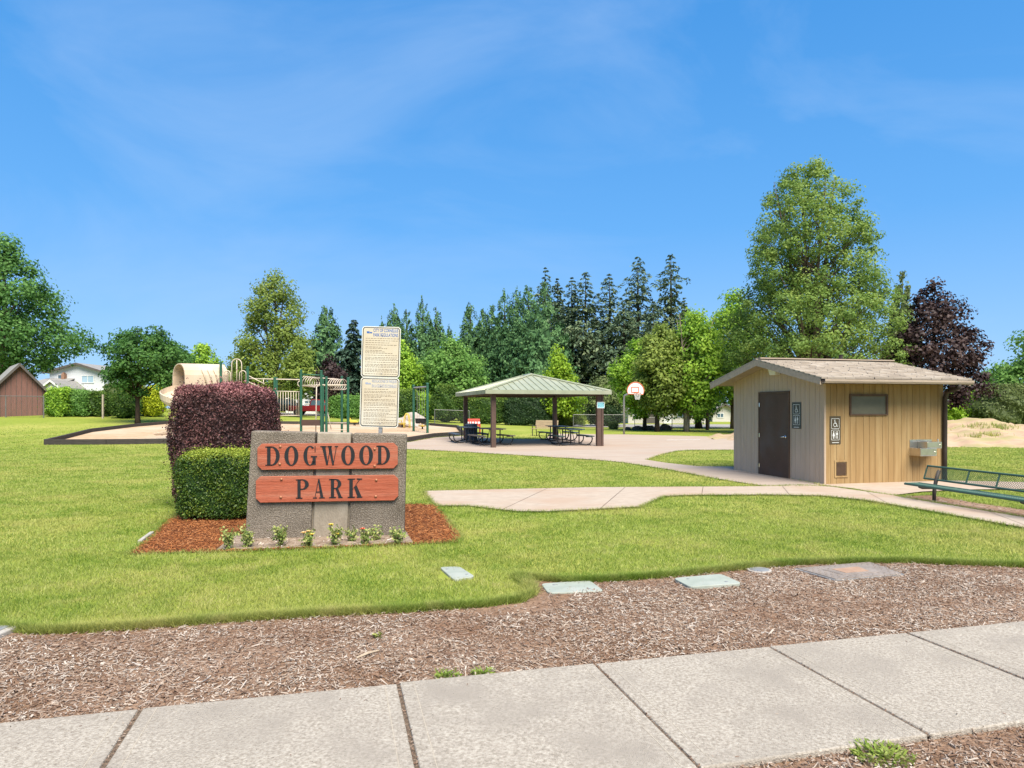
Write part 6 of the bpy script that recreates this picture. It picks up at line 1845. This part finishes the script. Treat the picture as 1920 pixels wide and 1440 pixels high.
# ------------------------------------------------------------------ broadleaf trees
tree("broadleaf_tree", "large dark green tree at the left edge behind the shed", 8, 60, 442, 700, 132, [(0, .35), (.13, .8), (.28, 1), (.5, .76), (.72, .52), (.9, .28), (1, .06)], LM["bigleaf"], .26, 300, 90, 1.25, 61, M_trunk, .40, limbs=40)
tree("maple_tree", "round dark green maple standing on the left lawn", 271, 45, 597, 735, 77, ROUND, LM["maple"], .19, 130, 100, .66, 62, M_trunk_dark, .17, limbs=30, hollow=.35, trunk_px=258)
tree("broadleaf_tree", "light green round tree right of the maple", 378, 68, 641, 745, 42, ROUND, LM["bright"], .24, 110, 60, .8, 63, M_trunk, .2)
tree("broadleaf_tree", "dark tree between the maple and the slide", 325, 66, 640, 750, 46, ROUND, LM["maple"], .24, 110, 60, .9, 64, M_trunk, .2)
tree("tulip_tree", "tall oval yellow green tree behind the play structure", 515, 63, 510, 735, 72, [(0, .9), (.14, 1), (.3, .92), (.5, .88), (.7, .80), (.88, .60), (1, .18)], LM["tulip"], .22, 260, 75, .95, 65, M_trunk, .26, stems=3, limbs=50, spread=1.2)
tree("broadleaf_tree", "low yellow green tree at the right foot of the tall oval tree", 560, 60, 636, 740, 34, ROUND, LM["tulip"], .22, 90, 65, .75, 66, M_trunk, .15)
tree("broadleaf_tree", "low olive tree at the left foot of the tall oval tree", 452, 66, 655, 740, 40, DOME, LM["tulip"], .24, 90, 60, .8, 67, M_trunk, .15)
tree("purple_tree", "low dark purple tree below the broad pointed conifer", 617, 72, 666, 745, 40, DOME, LM["purple"], .24, 90, 60, .8, 68, M_trunk_dark, .18)
tree("broadleaf_tree", "bright green tree just right of the regulations sign", 752, 68, 637, 750, 44, OVAL, LM["bright"], .24, 130, 65, .8, 69, M_trunk, .2)
tree("broadleaf_tree", "light green round tree left of the pointed conifer row", 846, 70, 632, 755, 62, ROUND, LM["mid"], .26, 190, 70, .95, 70, M_trunk, .26)
tree("broadleaf_tree", "dark green tree low behind the swing set", 795, 74, 668, 755, 48, DOME, LM["maple"], .26, 110, 60, .95, 71, M_trunk, .2)
tree("lime_tree", "bright lime green pyramid shaped tree rising behind the shelter roof", 1043, 62, 641, 772, 52, PYR, LM["lime"], .22, 150, 75, .7, 72, M_trunk, .18)
tree("olive_tree", "grey olive rounded tree right of the shelter roof", 1128, 66, 705, 775, 44, DOME, LM["olive"], .2, 110, 60, .8, 73, M_trunk, .18)
tree("round_tree", "leftmost of the round green trees, trunk right of the hoop", 1206, 53, 628, 770, 58, ROUND, LM["bright"], .21, 170, 75, .8, 74, M_trunk_dark, .17, limbs=34, trunk_px=1209)
tree("round_tree", "second round green tree behind the hoop with straight dark trunk", 1240, 50, 606, 768, 60, ROUND, LM["tulip"], .21, 180, 75, .8, 75, M_trunk_dark, .19, limbs=34, trunk_px=1232)
tree("round_tree", "third round green tree with a pale forked trunk", 1303, 50, 578, 772, 66, ROUND, LM["bright"], .21, 210, 80, .85, 76, M_trunk_pale, .26, stems=3, limbs=40, spread=1.6, trunk_px=1287)
tree("broadleaf_tree", "dark leafed tree behind the pale forked trunk", 1310, 58, 640, 775, 50, DOME, LM["maple"], .22, 110, 65, .9, 77, M_trunk_dark, .3)
tree("broadleaf_tree", "bright green tree between the round trees and the restroom roof", 1375, 57, 545, 745, 62, ROUND, LM["bright"], .24, 180, 75, .95, 78, M_trunk, .24)
tree("tulip_tree", "tallest airy yellow green tree rising behind the restroom", 1520, 45, 301, 715, 178, [(0, .85), (.10, 1), (.22, .98), (.38, .82), (.55, .70), (.72, .64), (.87, .50), (.96, .30), (1, .10)], LM["tulip2"], .155, 900, 85, .70, 79, M_trunk, .34, stems=4, limbs=170, spread=1.8, hollow=.2, lumpy=.5)
tree("purple_maple", "dark purple maple right of the tall airy tree", 1752, 43, 524, 750, 98, [(0, .75), (.15, 1), (.4, .92), (.65, .70), (.85, .42), (1, .1)], LM["purple"], .19, 230, 85, .75, 80, M_trunk_dark, .2, limbs=40)
tree("broadleaf_tree", "green tree at the right edge of the picture", 1965, 52, 590, 775, 85, OVAL, LM["mid"], .24, 200, 75, 1.0, 81, M_trunk, .25)
tree("broadleaf_tree", "distant green tree behind the right shrubs", 1875, 75, 680, 760, 50, DOME, LM["mid"], .28, 110, 60, 1.0, 82, M_trunk, .25)

# ------------------------------------------------------------------ conifers
SEQ = "pointed dense conifers behind the park"; FIR = "tall ragged firs behind the park"
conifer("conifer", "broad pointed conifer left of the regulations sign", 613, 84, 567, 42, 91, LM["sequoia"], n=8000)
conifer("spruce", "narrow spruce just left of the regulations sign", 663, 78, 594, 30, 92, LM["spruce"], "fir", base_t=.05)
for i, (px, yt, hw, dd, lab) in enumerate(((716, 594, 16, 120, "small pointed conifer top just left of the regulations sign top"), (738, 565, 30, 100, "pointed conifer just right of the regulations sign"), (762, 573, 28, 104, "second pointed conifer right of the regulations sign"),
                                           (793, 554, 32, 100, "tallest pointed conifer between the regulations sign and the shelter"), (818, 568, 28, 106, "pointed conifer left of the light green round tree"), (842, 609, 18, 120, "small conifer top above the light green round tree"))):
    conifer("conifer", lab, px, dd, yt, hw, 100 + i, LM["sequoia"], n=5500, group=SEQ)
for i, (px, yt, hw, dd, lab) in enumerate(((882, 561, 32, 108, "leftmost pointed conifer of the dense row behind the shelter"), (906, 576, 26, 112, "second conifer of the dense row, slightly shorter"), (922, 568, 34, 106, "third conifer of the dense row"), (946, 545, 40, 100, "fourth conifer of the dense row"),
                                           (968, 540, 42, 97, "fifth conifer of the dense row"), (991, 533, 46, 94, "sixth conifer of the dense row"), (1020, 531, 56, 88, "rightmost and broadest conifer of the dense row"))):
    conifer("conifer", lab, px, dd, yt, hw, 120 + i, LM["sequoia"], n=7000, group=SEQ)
for i, (px, yt, hw, dd, lab) in enumerate(((1022, 497, 40, 125, "ragged fir top over the dense conifer row"), (1046, 518, 30, 122, "thin fir right of the dense conifer row"), (1072, 517, 38, 112, "fir with a blunt top left of the fir pair"), (1098, 505, 48, 110, "broad fir in the middle of the fir group"),
                                           (1143, 510, 52, 108, "wide lighter fir right of the middle of the fir group"), (1196, 476, 52, 118, "tall fir with open boughs"), (1258, 468, 42, 116, "tallest narrow fir at the right of the group"), (1283, 552, 36, 108, "short pale fir at the right end of the group"), (1170, 560, 44, 104, "low fir filling in below the tall open fir"), (1225, 560, 44, 112, "low dark fir between the two tallest firs"))):
    conifer("fir_tree", lab, px, dd, yt, hw, 140 + i, LM["fir"], "fir", group=FIR, base_t=.10)
conifer("conifer", "brown tipped conifer top between the airy tree and the purple maple", 1692, 62, 503, 34, 160, LM["olive"], n=6000)
for i, (px, yt, lab) in enumerate(((1848, 700, "distant conifer right of the purple maple"), (1868, 692, "distant conifer beside the right edge trees"))):
    conifer("conifer", lab, px, 125, yt, 20, 170 + i, LM["spruce"], n=2500)
# distant tree belt closing the gaps along the horizon
def belt(px0, px1, d, seed, hlo, hhi):
    rs = np.random.default_rng(seed)
    P, N, A, V = [], [], [], []
    x0_, x1_ = (px0 - 960) / F * d, (px1 - 960) / F * d
    m = int((x1_ - x0_) / 2.2)
    for i in range(m):
        cx = rs.uniform(x0_, x1_); h = rs.uniform(hlo, hhi); r = rs.uniform(1.8, 3.4); k = 170
        q = unit(rs.normal(0, 1, (k, 3))) * (rs.random((k, 1)) ** .4) * np.array([r, r, h / 2])
        P.append(q + np.array([cx, d + rs.uniform(-3, 5), h / 2 + float(terr(cx, d))])); N.append(unit(q / np.array([r, r, h / 2]) + rs.normal(0, .5, (k, 3)) + np.array([0, 0, .4])))
        V.append(np.clip(rs.normal(.4, .15) + rs.normal(0, .15, k), 0, 1))
    P, N, V = np.concatenate(P), np.concatenate(N), np.concatenate(V); n = len(P)
    v, f = leaf_quads(P, rs.normal(0, 1, (n, 3)), N, rs.uniform(.5, .95, n), rs.uniform(.4, .7, n))
    o = link("tree_belt", np_mesh("tree_belt", v, f, V), LM["maple"]); tag(o, "distant belt of dark trees closing the view behind the park", "trees", None, "stuff")
belt(-700, 2600, 135, 5, 4.5, 8.5)
